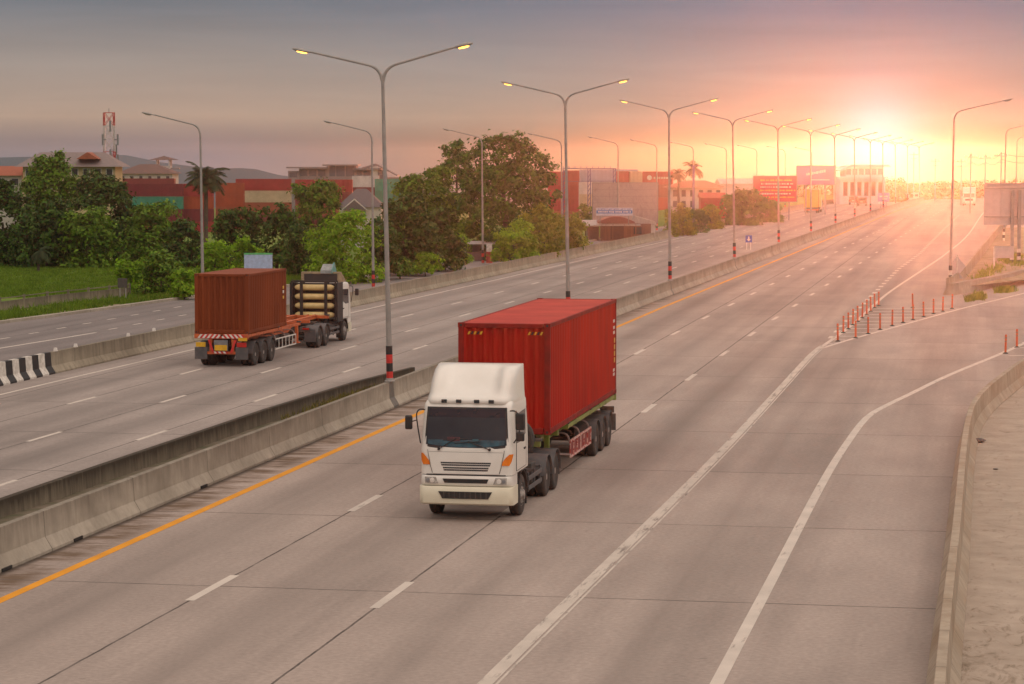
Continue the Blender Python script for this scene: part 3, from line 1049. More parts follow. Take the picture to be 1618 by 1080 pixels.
def tractor(loc, rz, label, gas=False):
    root = empty('truck_tractor', loc, rz)
    tag(root, label, 'truck')
    W = 1.2
    # ---- cab shell, lofted from rounded outlines; y runs rearwards from the bumper
    levels = [(1.12, 0.0, 1.0), (1.45, 0.0, 1.0), (1.72, 0.01, 1.0), (1.80, 0.03, 1.0), (2.1, 0.075, 0.99), (2.45, 0.125, 0.975), (2.72, 0.17, 0.96), (2.79, 0.20, 0.955), (2.86, 0.27, 0.93), (2.9, 0.42, 0.86)]

    def outline(z, y0, k):
        w = W * k
        rr = 0.17
        pts = [(-w, 2.12), (-w, 1.3), (-w, y0 + rr + 0.25)]
        for i in range(7):
            a = R(180 - 90 * i / 6)
            pts.append((-w + rr + rr * cos(a), y0 + rr - rr * sin(a)))
        for q in (-0.5, 0.0, 0.5):
            pts.append((q * w, y0 - 0.03 * (1 - q * q)))
        for i in range(7):
            a = R(90 - 90 * i / 6)
            pts.append((w - rr + rr * cos(a), y0 + rr - rr * sin(a)))
        pts += [(w, y0 + rr + 0.25), (w, 1.3), (w, 2.12)]
        return [(x, y, z) for x, y in pts]
    rows = [outline(*l) for l in levels]
    mb = MB().grid(rows)
    npts = len(rows[0])
    top = rows[-1]
    mb.add(top, [tuple(range(npts))])
    for a, b in zip(rows, rows[1:]):                       # rear wall
        mb.quad(a[0], a[-1], b[-1], b[0])
    mb.add(rows[0], [tuple(range(npts - 1, -1, -1))])
    cab = mb.build('cab', M['cab'], root, smooth=40)
    yf = lambda z: np.interp(z, [l[0] for l in levels], [l[1] for l in levels])
    # windscreen and its black surround (bulged sheets standing proud of the shell)

    def front_patch(name, m, zs, hw0, hw1, proud, thick=0.0, x_off=0.0, dip=0.0):
        b = MB()
        rws = []
        for i, z in enumerate(zs):
            t = i / (len(zs) - 1)
            hw = hw0 + (hw1 - hw0) * t
            row = []
            for q in np.linspace(-1, 1, 17):
                x = q * hw
                lim = W * 0.97 - 0.17
                y = yf(z) - 0.03 * (1 - min(1, (x / W) ** 2)) - proud
                if abs(x) > lim:
                    e_ = min(1, (abs(x) - lim) / 0.17)
                    y += 0.17 * (1 - math.sqrt(max(0, 1 - e_ * e_))) * 0.9
                row.append((x + x_off, y, z - dip * (1 - t) * (1 - (abs(q)) ** 2.5)))
            rws.append(row)
        b.grid(rws)
        if thick:
            n_ = len(rws[0])
            edge = rws[0] + [r_[-1] for r_ in rws[1:]] + rws[-1][-2::-1] + [r_[0] for r_ in rws[-2:0:-1]]
            k_ = len(edge)
            b.add(edge + [(x, y + thick, z) for x, y, z in edge], [(i, (i + 1) % k_, (i + 1) % k_ + k_, i + k_) for i in range(k_)])
        return b.build(name, m, root, smooth=50)
    front_patch('windscreen_surround', M['black'], np.linspace(1.80, 2.735, 7), 1.10, 1.035, 0.008, 0.03, dip=0.075)
    ws = front_patch('windscreen', M['glass'], np.linspace(1.845, 2.70, 7), 1.055, 0.985, 0.016, 0.012, dip=0.075)
    front_patch('sun_strip', mat('dark_tint_strip', (0.022, 0.012, 0.02), 0.15), np.linspace(2.50, 2.695, 3), 1.0, 0.982, 0.019)
    front_patch('dashboard_shade', M['dash'], np.linspace(1.86, 1.96, 3), 1.0, 1.0, 0.018, dip=0.075)
    MB().box((-0.32, yf(1.93) - 0.052, 1.98), (0.34, 0.006, 0.10)).build('dashboard_item', mat('dull_pink_item', (0.10, 0.035, 0.045), 0.5), root, bevel=0.003)
    MB().box((0.25, yf(1.93) - 0.054, 1.95), (0.16, 0.006, 0.07)).build('dashboard_item', mat('dull_blue_item', (0.06, 0.13, 0.16), 0.5), root, bevel=0.003)
    for px_, tip, d in ((-0.7, (-0.25, 2.0), 1), (0.62, (0.05, 1.93), -1)):
        mb = MB()
        yb = yf(1.75) - 0.05
        mb.tube([(px_, yb, 1.74), ((px_ + tip[0]) / 2, yf(1.85) - 0.07, (1.74 + tip[1]) / 2), (tip[0], yf(tip[1]) - 0.065, tip[1])], 0.014, 6)
        mb.tube([(tip[0] - 0.35 * 1, yf(tip[1]) - 0.06, tip[1] - 0.05), (tip[0] + 0.30, yf(tip[1]) - 0.06, tip[1] + 0.0)], 0.012, 6)
        mb.lathe([(0.035, -0.04), (0.035, 0.03)], (px_, yb, 1.74), 'y', 10)
        mb.build('wiper', M['black'], root)
    # hood panel with two slotted vents
    hood = front_patch('hood_panel', M['cab'], np.linspace(1.15, 1.735, 5), 0.86, 1.0, 0.014, 0.02)
    for z, hw in ((1.385, 0.66), (1.265, 0.60)):
        front_patch('grille_slot', M['black'], np.linspace(z - 0.045, z + 0.045, 3), hw - 0.03, hw, 0.017)
        for dz in (-0.0,):
            front_patch('grille_bar', M['cab'], np.linspace(z - 0.007, z + 0.007, 2), hw - 0.02, hw - 0.02, 0.022, 0.01)
        mb = MB()
        for q in np.linspace(-hw + 0.05, hw - 0.05, 26):
            mb.box((q, yf(z) - 0.03 * (1 - (q / W) ** 2) - 0.019, z), (0.008, 0.006, 0.085))
        mb.build('grille_mesh', M['steel_grey'], root, smooth=0)
    front_patch('hood_seam', M['chassis'], np.linspace(1.668, 1.674, 2), 0.97, 0.97, 0.0155)
    front_patch('panel_gap', M['black'], np.linspace(1.105, 1.135, 2), 1.17, 1.17, 0.006)
    for s in (-1, 1):                                       # corner indicators, wrapping round the corner
        b = MB()
        rws = []
        for z, x0, x1 in ((1.36, 0.93, 1.12), (1.45, 0.95, 1.17), (1.55, 1.03, 1.19), (1.63, 1.12, 1.20)):
            row = []
            for q in np.linspace(x0, x1, 6):
                lim = W - 0.17
                e_ = max(0, min(1, (q - lim) / 0.17))
                y = yf(z) - 0.012 + 0.17 * (1 - math.sqrt(max(0, 1 - e_ * e_))) - 0.03 * (1 - (q / W) ** 2)
                row.append((s * (q + 0.008), y, z))
            rws.append(row)
        b.grid(rws)
        b.build('indicator', M['amber'], root, smooth=50)
        MB().tube([(s * 0.87, yf(1.15) - 0.02, 1.16), (s * 0.93, yf(1.3) - 0.02, 1.34), (s * 1.0, yf(1.6) - 0.016, 1.72)], 0.006, 5).build('panel_seam', M['chassis'], root)
    # lower front: headlamp band and bumper

    def ring_box(name, m, z0, z1, yfront, depth, w, z1b=None, round_=0.16, ztaper=0.0):
        rws = []
        for z, dy in ((z0, 0.05 + ztaper), (z0 + 0.04, 0.0 + ztaper * 0.6), ((z0 + z1) / 2, -0.01), (z1 - 0.03, 0.0), (z1, 0.02)):
            pts = [(-w, depth), (-w, yfront + dy + round_ + 0.1)]
            for i in range(7):
                a = R(180 - 90 * i / 6)
                pts.append((-w + round_ + round_ * cos(a), yfront + dy + round_ - round_ * sin(a)))
            for q in (-0.4, 0, 0.4):
                pts.append((q * w, yfront + dy - 0.035 * (1 - q * q)))
            for i in range(7):
                a = R(90 - 90 * i / 6)
                pts.append((w - round_ + round_ * cos(a), yfront + dy + round_ - round_ * sin(a)))
            pts += [(w, yfront + dy + round_ + 0.1), (w, depth)]
            rws.append([(x, y, z) for x, y in pts])
        b = MB().grid(rws)
        k_ = len(rws[0])
        b.add(rws[-1], [tuple(range(k_))])
        b.add(rws[0], [tuple(range(k_ - 1, -1, -1))])
        for a, c in zip(rws, rws[1:]):
            b.quad(a[0], a[-1], c[-1], c[0])
        return b.build(name, m, root, smooth=45)
    ring_box('front_panel', M['cab'], 0.85, 1.105, -0.015, 0.72, 1.195)
    ring_box('bumper', M['bumper'], 0.40, 0.842, -0.075, 0.66, 1.225, ztaper=0.03)

    def flat_patch(name, m, poly, y, curve=0.035, par=None):
        n_ = 9
        b = MB()
        (xa0, xa1, za), (xb0, xb1, zb) = poly
        rws = []
        for t in (0, 0.5, 1):
            x0_, x1_, z = xa0 + (xb0 - xa0) * t, xa1 + (xb1 - xa1) * t, za + (zb - za) * t
            rws.append([(x, y - curve * (1 - (x / 1.2) ** 2), z) for x in np.linspace(x0_, x1_, n_)])
        b.grid(rws)
        edge = rws[0] + [r_[-1] for r_ in rws[1:]] + rws[-1][-2::-1] + [r_[0] for r_ in rws[-2:0:-1]]
        k_ = len(edge)
        b.add(edge + [(x, yy + 0.03, z) for x, yy, z in edge], [(i, (i + 1) % k_, (i + 1) % k_ + k_, i + k_) for i in range(k_)])
        return b.build(name, m, par or root, smooth=40)
    flat_patch('air_slot', M['black'], ((-0.55, 0.55, 0.93), (-0.6, 0.6, 1.03)), -0.035)
    flat_patch('bumper_slot', M['black'], ((-0.60, 0.60, 0.56), (-0.70, 0.70, 0.73)), -0.098)
    mb = MB()
    for q in np.linspace(-0.55, 0.55, 9):
        mb.box((q, -0.10 - 0.035 * (1 - (q / 1.2) ** 2), 0.645), (0.025, 0.012, 0.15))
    mb.build('bumper_grille', M['chassis'], root, smooth=0)
    for s in (-1, 1):
        hl = flat_patch('headlamp', M['lens'], ((s * 0.72, s * 1.06, 0.91), (s * 0.78, s * 1.07, 1.065)), -0.035)
        MB().lathe([(0.06, 0.0), (0.06, -0.02), (0, -0.03)], (s * 0.87, -0.05, 0.985), 'y', 14).build('headlamp_bulb', M['white_gloss'], hl)
        MB().lathe([(0.05, 0.0), (0.05, -0.02), (0, -0.03)], (s * 0.99, -0.045, 0.985), 'y', 14).build('headlamp_bulb', M['steel_grey'], hl)
        # step panel, door, window, handle
        d_ = MB().box((s * 1.203, 1.20, 1.90), (0.012, 1.28, 1.45)).build('door', M['cab'], root, bevel=0.006)
        mb = MB()
        for y0_, y1_, z0_, z1_ in ((0.55, 0.558, 1.18, 2.63), (1.845, 1.853, 1.18, 2.63)):
            mb.box((s * 1.207, (y0_ + y1_) / 2, (z0_ + z1_) / 2), (0.012, 0.012, z1_ - z0_))
        mb.box((s * 1.207, 1.2, 1.176), (0.012, 1.3, 0.012))
        mb.build('door_seam', M['chassis'], d_, smooth=0)
        wpts = [(0.60, 1.84), (0.66, 2.55), (1.70, 2.58), (1.74, 1.98), (1.25, 1.84)]
        MB().prism(wpts, s * 1.198, s * 1.216, 'x').build('door_window', M['glass'], d_)
        MB().box((s * 1.22, 1.62, 1.62), (0.03, 0.2, 0.05)).build('door_handle', M['black'], d_, bevel=0.01)
        # wheel arch trim and step below the door
        arch_guard(root, s * 0.86, s * 1.22, 1.35, 0.60, M['black'], 12, 175, 'wheel_arch')
        mb = MB()
        mb.box((s * 1.06, 2.02, 0.62), (0.26, 0.04, 0.85))
        mb.build('mud_flap', M['black'], root, bevel=0.01)
        mb = MB()
        mb.prism([(0.05, 1.12), (2.12, 1.12), (2.12, 1.18), (1.98, 1.18)], s * 1.0, s * 1.19, 'x')
        mb.build('door_sill', M['cab'], root)
    # mirrors
    mb = MB()
    mb.tube(bez((-1.10, 0.12, 2.66), (-1.34, -0.02, 2.75), (-1.28, 0.0, 2.40), 7) + [(-1.25, 0.0, 2.2), (-1.2, 0.05, 1.86)], 0.018, 7)
    mb.tube([(-1.28, 0.0, 2.42), (-1.42, 0.02, 2.38)], 0.015, 6)
    arm = mb.build('mirror_arm', M['black'], root)
    MB().box((-1.50, 0.02, 2.36), (0.19, 0.10, 0.34)).build('mirror', M['black'], root, bevel=0.035)
    mb = MB()
    mb.tube(bez((1.12, 0.16, 2.66), (1.38, 0.0, 2.72), (1.38, 0.05, 2.45), 7) + [(1.38, 0.06, 2.1), (1.22, 0.12, 1.9)], 0.018, 7)
    mb.build('mirror_arm', M['black'], root)
    MB().box((1.40, 0.06, 2.42), (0.24, 0.10, 0.40)).build('mirror', M['black'], root, bevel=0.035)
    MB().box((1.40, 0.06, 2.06), (0.22, 0.10, 0.22)).build('mirror', M['black'], root, bevel=0.035)
    # roof marker lamps
    if not gas:
        # roof deflector: scooped sheet with cheeks and side walls
        rws = []
        prof = [(0.20, 2.80), (0.15, 2.84), (0.16, 2.92), (0.26, 2.98), (0.50, 3.06), (0.78, 3.2), (1.05, 3.38), (1.30, 3.56), (1.46, 3.645), (1.60, 3.66), (2.02, 3.655)]
        for i, (y, z) in enumerate(prof):
            row = []
            t = i / (len(prof) - 1)
            hw = 1.14 - 0.05 * t
            bump_ = sin(pi * sm(0.25, 1.0, t)) if t > 0.25 else 0
            for q in np.linspace(-1, 1, 29):
                a = abs(q)
                # outside cheeks stand forward of the scooped middle, then wrap round to the sides
                fwd = -0.46 * bump_ * sm(0.50, 0.78, a)
                wrap = 0.42 * max(0, (a - 0.80) / 0.20) ** 2.2 * (1 if t < 0.9 else 0.3)
                zz = z - 0.015 * a ** 4
                row.append((q * hw, min(y + fwd + wrap, 2.02), zz))
            side_l = [(-hw, 2.02, z)]
            row = [(-hw - 0.005, 2.02, z)] + row + [(hw + 0.005, 2.02, z)]
            rws.append(row)
        mb = MB().grid(rws)
        for a, c in zip(rws, rws[1:]):
            mb.quad(a[0], a[-1], c[-1], c[0])
        df = mb.build('roof_deflector', M['cab'], root, smooth=60)
        for x in (-0.60, -0.22, 0.25, 0.63):
            MB().box((x, 0.15, 2.875), (0.14, 0.06, 0.085)).build('marker_lamp', mat('dark_marker_lens', (0.035, 0.04, 0.045), 0.2), df, bevel=0.012)
        # spare wheel and intake behind the cab
        mb = MB().lathe([(0.25, -0.12), (0.3, -0.14), (0.45, -0.14), (0.5, -0.08), (0.5, 0.08), (0.45, 0.14), (0.3, 0.14), (0.25, 0.12)], (0.78, 2.62, 1.72), 'y', 28)
        mb.build('spare_tyre', M['rubber'], root)
        MB().box((0.78, 2.62, 1.13), (0.12, 0.2, 0.5)).build('spare_carrier', M['chassis'], root)
        mb = MB().tube([(-0.9, 2.4, 0.9), (-0.9, 2.4, 3.2)], 0.09, 10)
        mb.build('exhaust_stack', M['chassis'], root)
    else:
        for s in (-1, 1):
            MB().box((s * 1.19, 2.28, 1.98), (0.06, 1.1, 1.95)).build('rear_side_shield', M['black'], root, bevel=0.02)
        # cab seen from behind: dark rear panel, raised air foil, rack of gas bottles
        MB().box((0, 2.15, 2.05), (2.3, 0.05, 1.7)).build('rear_panel', M['black'], root, bevel=0.01)
        mb = MB().prism([(0.35, 2.88), (0.45, 3.02), (1.25, 3.42), (1.42, 3.42), (1.42, 2.88)], -1.02, 1.02, 'x')
        mb.build('roof_foil', mat('weathered_cream_foil', (0.34, 0.25, 0.15), 0.6, c2=(0.2, 0.15, 0.09)), root, bevel=0.03)
        MB().box((0, 1.43, 3.14), (1.7, 0.03, 0.36)).build('foil_recess', M['black'], root, bevel=0.01)
        mb = MB().prism([(0.55, 3.3), (1.05, 3.88), (1.55, 3.55), (1.55, 3.36)], -0.62, -0.56, 'x')
        mb.build('foil_fin', mat('teal_fin_paint', (0.08, 0.30, 0.28), 0.5, c2=(0.22, 0.30, 0.28), scale=7), root)
        mb = MB().prism([(0.55, 3.28), (0.98, 3.80), (1.5, 3.5), (1.5, 3.34)], -0.55, 0.0, 'x')
        mb.build('foil_panel', mat('grey_foil_panel', (0.30, 0.32, 0.32), 0.5, c2=(0.2, 0.22, 0.22)), root, bevel=0.01)
        y = 2.62
        for z in (1.35, 1.80, 2.25, 2.70):
            b_ = MB().lathe([(0.0, -1.0), (0.07, -0.99), (0.11, -0.93), (0.145, -0.84), (0.145, 0.84), (0.11, 0.93), (0.07, 0.99), (0, 1.0)], (0, y, z), 'x', 20)
            b_.build('gas_bottle', M['cream_tank'], root)
            mb = MB().box((-1.03, y, z), (0.07, 0.06, 0.06)).box((1.03, y, z), (0.07, 0.06, 0.06))
            mb.tube([(1.03, y, z), (1.1, y + 0.05, z + 0.1), (1.1, y + 0.05, z + 0.4)], 0.015, 6)
            mb.build('valve', M['chassis'], root)
        mb = MB()
        for x in (-0.62, 0.62):
            mb.box((x, y + 0.2, 1.98), (0.15, 0.05, 2.0))
            mb.box((x, y - 0.22, 1.98), (0.15, 0.05, 2.0))
        for x in (-1.12, 1.12):
            for yy in (y - 0.22, y + 0.22):
                mb.box((x, yy, 1.98), (0.06, 0.06, 2.0))
        for z in (0.98, 3.0):
            for yy in (y - 0.22, y + 0.22):
                mb.box((0, yy, z), (2.3, 0.055, 0.08))
        mb.build('bottle_rack', M['black'], root, smooth=0)
        mb = MB()
        for k_, x in enumerate((-0.2, 0.0, 0.15)):
            mb.tube(bez((x, 2.9, 1.1), (x - 0.1, 3.2, 1.6), (x + 0.1, 4.0, 1.25), 8), 0.022, 7, mi=k_ % 2)
        mb.build('air_hose', [M['red_lens'], mat('yellow_hose', (0.7, 0.5, 0.05), 0.5)], root)
    # chassis
    mb = MB()
    for s in (-1, 1):
        mb.box((s * 0.42, 3.85, 0.88), (0.09, 6.2, 0.27))
    for y in (2.6, 3.6, 4.4, 5.6, 6.9):
        mb.box((0, y, 0.88), (0.8, 0.12, 0.2))
    mb.box((0, 4.4, 1.08), (1.0, 0.9, 0.08))
    mb.box((0, 6.95, 0.88), (1.9, 0.08, 0.2))
    mb.build('chassis_frame', M['chassis'], root, bevel=0.01)
    mb = MB().lathe([(0.35, -0.02), (0.5, 0), (0.5, 0.09), (0.46, 0.11)], (0, 5.6, 1.06), 'z', 20)
    mb.build('fifth_wheel', M['chassis'], root)
    mb = MB()
    for y in (1.35, 4.95, 6.26):
        mb.tube([(-0.95, y, 0.5), (0.95, y, 0.5)], 0.08, 8)
    mb.build('axle', M['chassis'], root)
    mb = MB().box((0, 1.2, 0.75), (1.5, 1.6, 0.5))
    mb.build('engine_underbody', M['black'], root, bevel=0.04)
    for s in (-1, 1):
        wheel(root, s * 1.06, 1.35, 0.5, 0.28, s, False, True)
        for y in (4.95, 6.26):
            wheel(root, s * 1.07, y, 0.5, 0.27, s, True)
            arch_guard(root, s * 0.62, s * 1.25, y, 0.57, M['mudguard'], 0, 172)
        mb = MB().lathe([(0.22, 0), (0.25, 0.02), (0.25, 0.93), (0.22, 0.95)], (s * 0.72, 2.55, 0.72), 'y', 18)
        mb.build('air_tank', M['chassis'], root)
        mb = MB()
        for z in (0.52, 0.76):
            mb.box((s * 1.17, 3.3, z), (0.04, 1.9, 0.11))
        for y in (2.5, 3.35, 4.2):
            mb.box((s * 1.13, y, 0.66), (0.05, 0.06, 0.5))
            mb.box((s * 0.8, y, 0.86), (0.72, 0.06, 0.06))
        mb.build('side_guard', M['mudguard'], root, bevel=0.01)
        MB().box((s * 0.76, 3.95, 0.74), (0.5, 0.6, 0.5)).build('battery_box', M['chassis'], root, bevel=0.02)
        MB().box((s * 0.92, 6.95, 0.62), (0.55, 0.03, 0.6)).build('rear_mud_flap', M['mudguard'], root, bevel=0.005)
        MB().box((s * 0.72, 6.995, 0.94), (0.32, 0.02, 0.1)).build('tail_lamp', M['red_lens'], root, bevel=0.005)
    return root


def trailer(loc, rz, label, fm, y_axles, y0=4.3, y1=17.9, neck=7.6, rear_board=False, zt=1.46):
    """skeletal container trailer in the same local frame as its tractor"""
    root = empty('semi_trailer', loc, rz)
    tag(root, label, 'trailer')
    mb = MB()
    for s in (-1, 1):
        x = s * 0.50
        prof = [(y0, zt - 0.18), (y0, zt - 0.02), (y1, zt - 0.02), (y1, zt - 0.40), (neck + 1.2, zt - 0.52), (neck, zt - 0.18)]
        mb.prism(prof, x - 0.07, x + 0.07, 'x')
        for z in (zt - 0.02, ):
            mb.box((x, (y0 + y1) / 2, z - 0.0), (0.2, y1 - y0 - 0.004, 0.024))
    mb.build('main_beam', fm, root, bevel=0.008)
    mb = MB()
    ys_ = [y0 + 0.15, neck - 0.4, neck + 1.3, neck + 2.7, y_axles[0] - 1.1, y_axles[0] + 0.65, y_axles[2] - 0.65, y1 - 0.15]
    for y in ys_:
        mb.box((0, y, zt - 0.10), (2.38, 0.15, 0.15))
    for s in (-1, 1):
        mb.box((s * 1.16, (neck + 1.3 + y1 - 0.15) / 2, zt - 0.10), (0.06, y1 - neck - 1.45, 0.12))
    mb.build('cross_member', fm, root, bevel=0.008)
    mb = MB()
    for y in (ys_[0], ys_[2], ys_[4], ys_[-1]):
        for s in (-1, 1):
            mb.box((s * 1.13, y, zt - 0.0), (0.18, 0.2, 0.06))
    mb.build('twist_lock', M['chassis'], root)
    for s in (-1, 1):
        mb = MB()
        mb.box((s * 0.75, neck + 0.35, 0.86), (0.14, 0.14, 0.9))
        mb.box((s * 0.75, neck + 0.35, 0.42), (0.3, 0.3, 0.05))
        mb.build('landing_leg', fm, root, bevel=0.008)
        for i, y in enumerate(y_axles):
            wheel(root, s * 1.06, y, 0.5, 0.27, s, True)
            arch_guard(root, s * 0.62, s * 1.24, y, 0.565, M['mudguard'], 6, 174)
    mb = MB()
    for y in y_axles:
        mb.tube([(-0.95, y, 0.5), (0.95, y, 0.5)], 0.075, 8)
        for s in (-1, 1):
            mb.box((s * 0.5, y, 0.72), (0.1, 1.0, 0.06))
            mb.box((s * 0.5, y, 0.86), (0.12, 0.2, 0.3))
    mb.build('axle', M['chassis'], root)
    mb = MB().lathe([(0.16, 0), (0.19, 0.03), (0.19, 0.9), (0.16, 0.93)], (-0.6, neck + 1.4, 0.75), 'y', 14)
    mb.build('air_tank', M['chassis'], root)
    # side guard: framed red panel with white rails and hoops behind
    ga, gb = neck + 1.9, y_axles[0] - 0.75
    for s in (-1, 1):
        g = empty('side_guard', (s * 1.14, 0, 0))
        g.parent = root
        mb = MB()
        for z in (0.48, 0.92):
            mb.box((0, (ga + gb) / 2, z), (0.035, gb - ga, 0.05))
        k_ = 7
        for i in range(k_):
            y = ga + (gb - ga) * i / (k_ - 1)
            mb.box((0, y, 0.70), (0.03, 0.035, 0.40))
        mb.build('rail', mat('red_white_tape', (0.66, 0.45, 0.40), 0.5, c2=(0.45, 0.06, 0.05), scale=9, thr=(0.45, 0.5)) if not rear_board else M['white_gloss'], g, smooth=0)
        if not rear_board:
            MB().box((-0.022 * s, (ga + gb) / 2, 0.70), (0.012, gb - ga - 0.04, 0.40)).build('panel', mat('dark_red_panel', (0.26, 0.03, 0.028), 0.5), g)
        for y in (ga + 0.1, (ga + gb) / 2, gb - 0.15):
            mb = MB()
            mb.tube(bez((-0.04 * s, y, 0.9), (-0.05 * s, y, 1.16), (-0.35 * s, y, 1.14), 6) + [(-0.6 * s, y, 1.1)], 0.028, 7)
            mb.build('hoop', mat('pinkish_tube_paint', (0.34, 0.24, 0.22), 0.5), g)
        mb = MB()
        mb.tube([(-0.02 * s, ga, 0.55), (-0.5 * s, ga - 0.5, 0.62)], 0.028, 7)
        mb.build('brace', mat('pinkish_tube_paint', (0.34, 0.24, 0.22), 0.5), g)
    # rear end: bar, lamps, flaps
    mb = MB()
    mb.box((0, y1 + 0.02, zt - 0.12), (2.42, 0.10, 0.2))
    mb.box((0, y1 - 0.02, 0.62), (2.2, 0.10, 0.12))
    for s in (-1, 1):
        mb.box((s * 0.5, y1 - 0.04, 0.95), (0.1, 0.1, 0.7))
    mb.build('rear_bumper', fm, root, bevel=0.01)
    for s in (-1, 1):
        MB().box((s * 0.92, y1 + 0.05, 0.60), (0.56, 0.03, 0.52)).build('mud_flap', M['mudguard'], root, bevel=0.005)
        MB().box((s * 0.92, y1 + 0.08, 0.98), (0.44, 0.04, 0.2)).build('tail_lamp', M['chassis'] if not rear_board else (M['red_lens'] if s < 0 else M['yellow_plate']), root, bevel=0.01)
    if rear_board:
        # chevron bar, hazard surround and plates; seen from behind
        yb = y1 + 0.085
        mb = MB()
        bw = 0.105
        def stripe_band(x0, x1, z0, z1, slope):
            k_ = int((x1 - x0) / bw)
            for i in range(k_):
                a = x0 + i * bw
                sx = slope * (z1 - z0)
                mb.add([(a, yb, z0), (a + bw, yb, z0), (a + bw + sx, yb, z1), (a + sx, yb, z1)], [(0, 1, 2, 3)], i % 2)
        stripe_band(-1.12, -0.02, zt - 0.2, zt - 0.03, 0.8)
        stripe_band(0.02, 1.12, zt - 0.2, zt - 0.03, -0.8)
        stripe_band(-0.50, -0.32, 0.62, 1.2, -0.35)
        stripe_band(0.30, 0.48, 0.62, 1.2, 0.35)
        stripe_band(-0.34, 0.32, 0.60, 0.69, 0.8)
        mb.build('hazard_stripes', [M['red_paint'], M['white_gloss']], root, smooth=0, fix=False)
        MB().box((0, yb + 0.02, 0.95), (0.62, 0.02, 0.46)).build('number_board', M['steel_grey'], root)
        MB().box((0, yb + 0.045, 0.85), (0.56, 0.015, 0.24)).build('number_plate', M['yellow_plate'], root, bevel=0.003)
        MB().box((-0.98, yb + 0.03, 1.22), (0.4, 0.02, 0.14)).build('reflector_plate', M['yellow_plate'], root, bevel=0.003)
    return root


def corr(a, b, out, depth, period=0.278):
    """trapezoid wave between a and b -> list of (t, offset)"""
    n_ = max(1, int(round((b - a) / period)))
    p = (b - a) / n_
    r_ = []
    for i in range(n_):
        t = a + i * p
        r_ += [(t + p * 0.02, out), (t + p * 0.27, out), (t + p * 0.5, out - depth), (t + p * 0.77, out - depth)]
    r_.append((b, out))
    return r_


BOX_CACHE = {}


def container(loc, rz, label, group, body, roof, frame, L=12.19, Hc=2.9, simple=False, name='shipping_container'):
    root = empty(name, loc, rz)
    tag(root, label, 'container', group)
    key = (L, Hc, body.name, simple)
    if key in BOX_CACHE:
        for ch in BOX_CACHE[key].children:
            c = ch.copy()
            col.objects.link(c)
            c.parent = root
        return root
    BOX_CACHE[key] = root
    W = 1.219
    mb = MB()
    z0, z1 = 0.15, Hc - 0.1
    per = 0.278
    for s in (-1, 1):
        c = corr(0.15, L - 0.15, W - 0.012, 0.046, per)
        mb.grid([[(s * o, y, z0) for y, o in c], [(s * o, y, z1) for y, o in c]])
        c = corr(-W + 0.13, W - 0.13, 0.0, 0.075, per)
        ye = 0.012 if s < 0 else L - 0.012
        mb.grid([[(x, ye + s * o, z0) for x, o in c], [(x, ye + s * o, z1) for x, o in c]])
    mb.build('wall', body, root, smooth=0)
    mb = MB()
    c = corr(0.1, L - 0.1, Hc - 0.012, 0.02, 0.4 if not simple else 1.0)
    mb.grid([[(-W + 0.06, y, o) for y, o in c], [(W - 0.06, y, o) for y, o in c]])
    mb.build('roof', roof, root, smooth=0)
    mb = MB()
    for sx in (-1, 1):
        for y in (0.08, L - 0.08):
            mb.box((sx * (W - 0.075), y, Hc / 2), (0.15, 0.16, Hc - 0.24))
        for z in (0.075, Hc - 0.06):
            mb.box((sx * (W - 0.04), L / 2, z), (0.08, L - 0.36, 0.15 if z < 1 else 0.10))
    for y in (0.07, L - 0.07):
        for z in (0.08, Hc - 0.07):
            mb.box((0, y, z), (2 * W - 0.36, 0.14, 0.16 if z < 1 else 0.12))
    mb.build('frame', frame, root, bevel=0 if simple else 0.012, smooth=0)
    if not simple:
        for sx in (-1, 1):
            for y in (0.09, L - 0.09):
                for z in (0.06, Hc - 0.06):
                    b = MB().box((sx * (W - 0.075), y, z), (0.165, 0.19, 0.125))
                    b.lathe([(0.035, 0), (0.035, 0.002)], (sx * (W + 0.0085) if sx > 0 else -W - 0.0105, y, z), 'x', 10, mi=1)
                    b.lathe([(0.035, 0), (0.035, 0.002)], (sx * (W - 0.075), -0.007 if y < 1 else L + 0.006, z), 'y', 10, mi=1)
                    b.build('corner_casting', [frame, M['black']], root, smooth=0)
    return root


TX, TY = -12.12, 59.0
tr1 = tractor((TX + 0.07, TY, 0), 0, 'cream white truck cab with tall roof deflector driving towards the camera')
tr1.scale.x = 0.935
trailer((TX - 0.08, TY, 0), 0, 'lime green skeletal trailer carrying the bright red container', M['green_frame'], (14.0, 15.3, 16.6), zt=1.50)
c1 = container((TX - 0.08, TY + 5.7, 1.50), 0, 'bright red high container on the trailer behind the cream white truck cab', None, M['box_red'], M['box_red_roof'], M['box_red_frame'])
for s in (-1, 1):                                            # hazard marks and small lettering on the red box
    mb = MB()
    for i in range(5):
        x = s * 0.80 - 0.17 + i * 0.08
        mb.add([(x, -0.004, 2.60), (x + 0.05, -0.004, 2.60), (x + 0.09, -0.004, 2.68), (x + 0.04, -0.004, 2.68)], [(0, 1, 2, 3)], i % 2)
    mb.build('hazard_mark', [M['yellow_plate'], M['black']], c1, smooth=0, fix=False)
mb = MB()
rl = random.Random(3)
for i, z in enumerate((2.25, 2.05, 1.9, 0.75, 0.62)):
    for k in range(5):
        mb.box((1.2145, 11.55 + k * 0.07, z), (0.006, 0.045, 0.09))
mb.build('code_lettering', M['white_gloss'], c1, smooth=0)
mb = MB()
for i in range(4):
    mb.box((1.2145, 11.82, 1.05 + i * 0.2), (0.006, 0.2, 0.15))
mb.build('yellow_marking', M['yellow_plate'], c1, smooth=0)

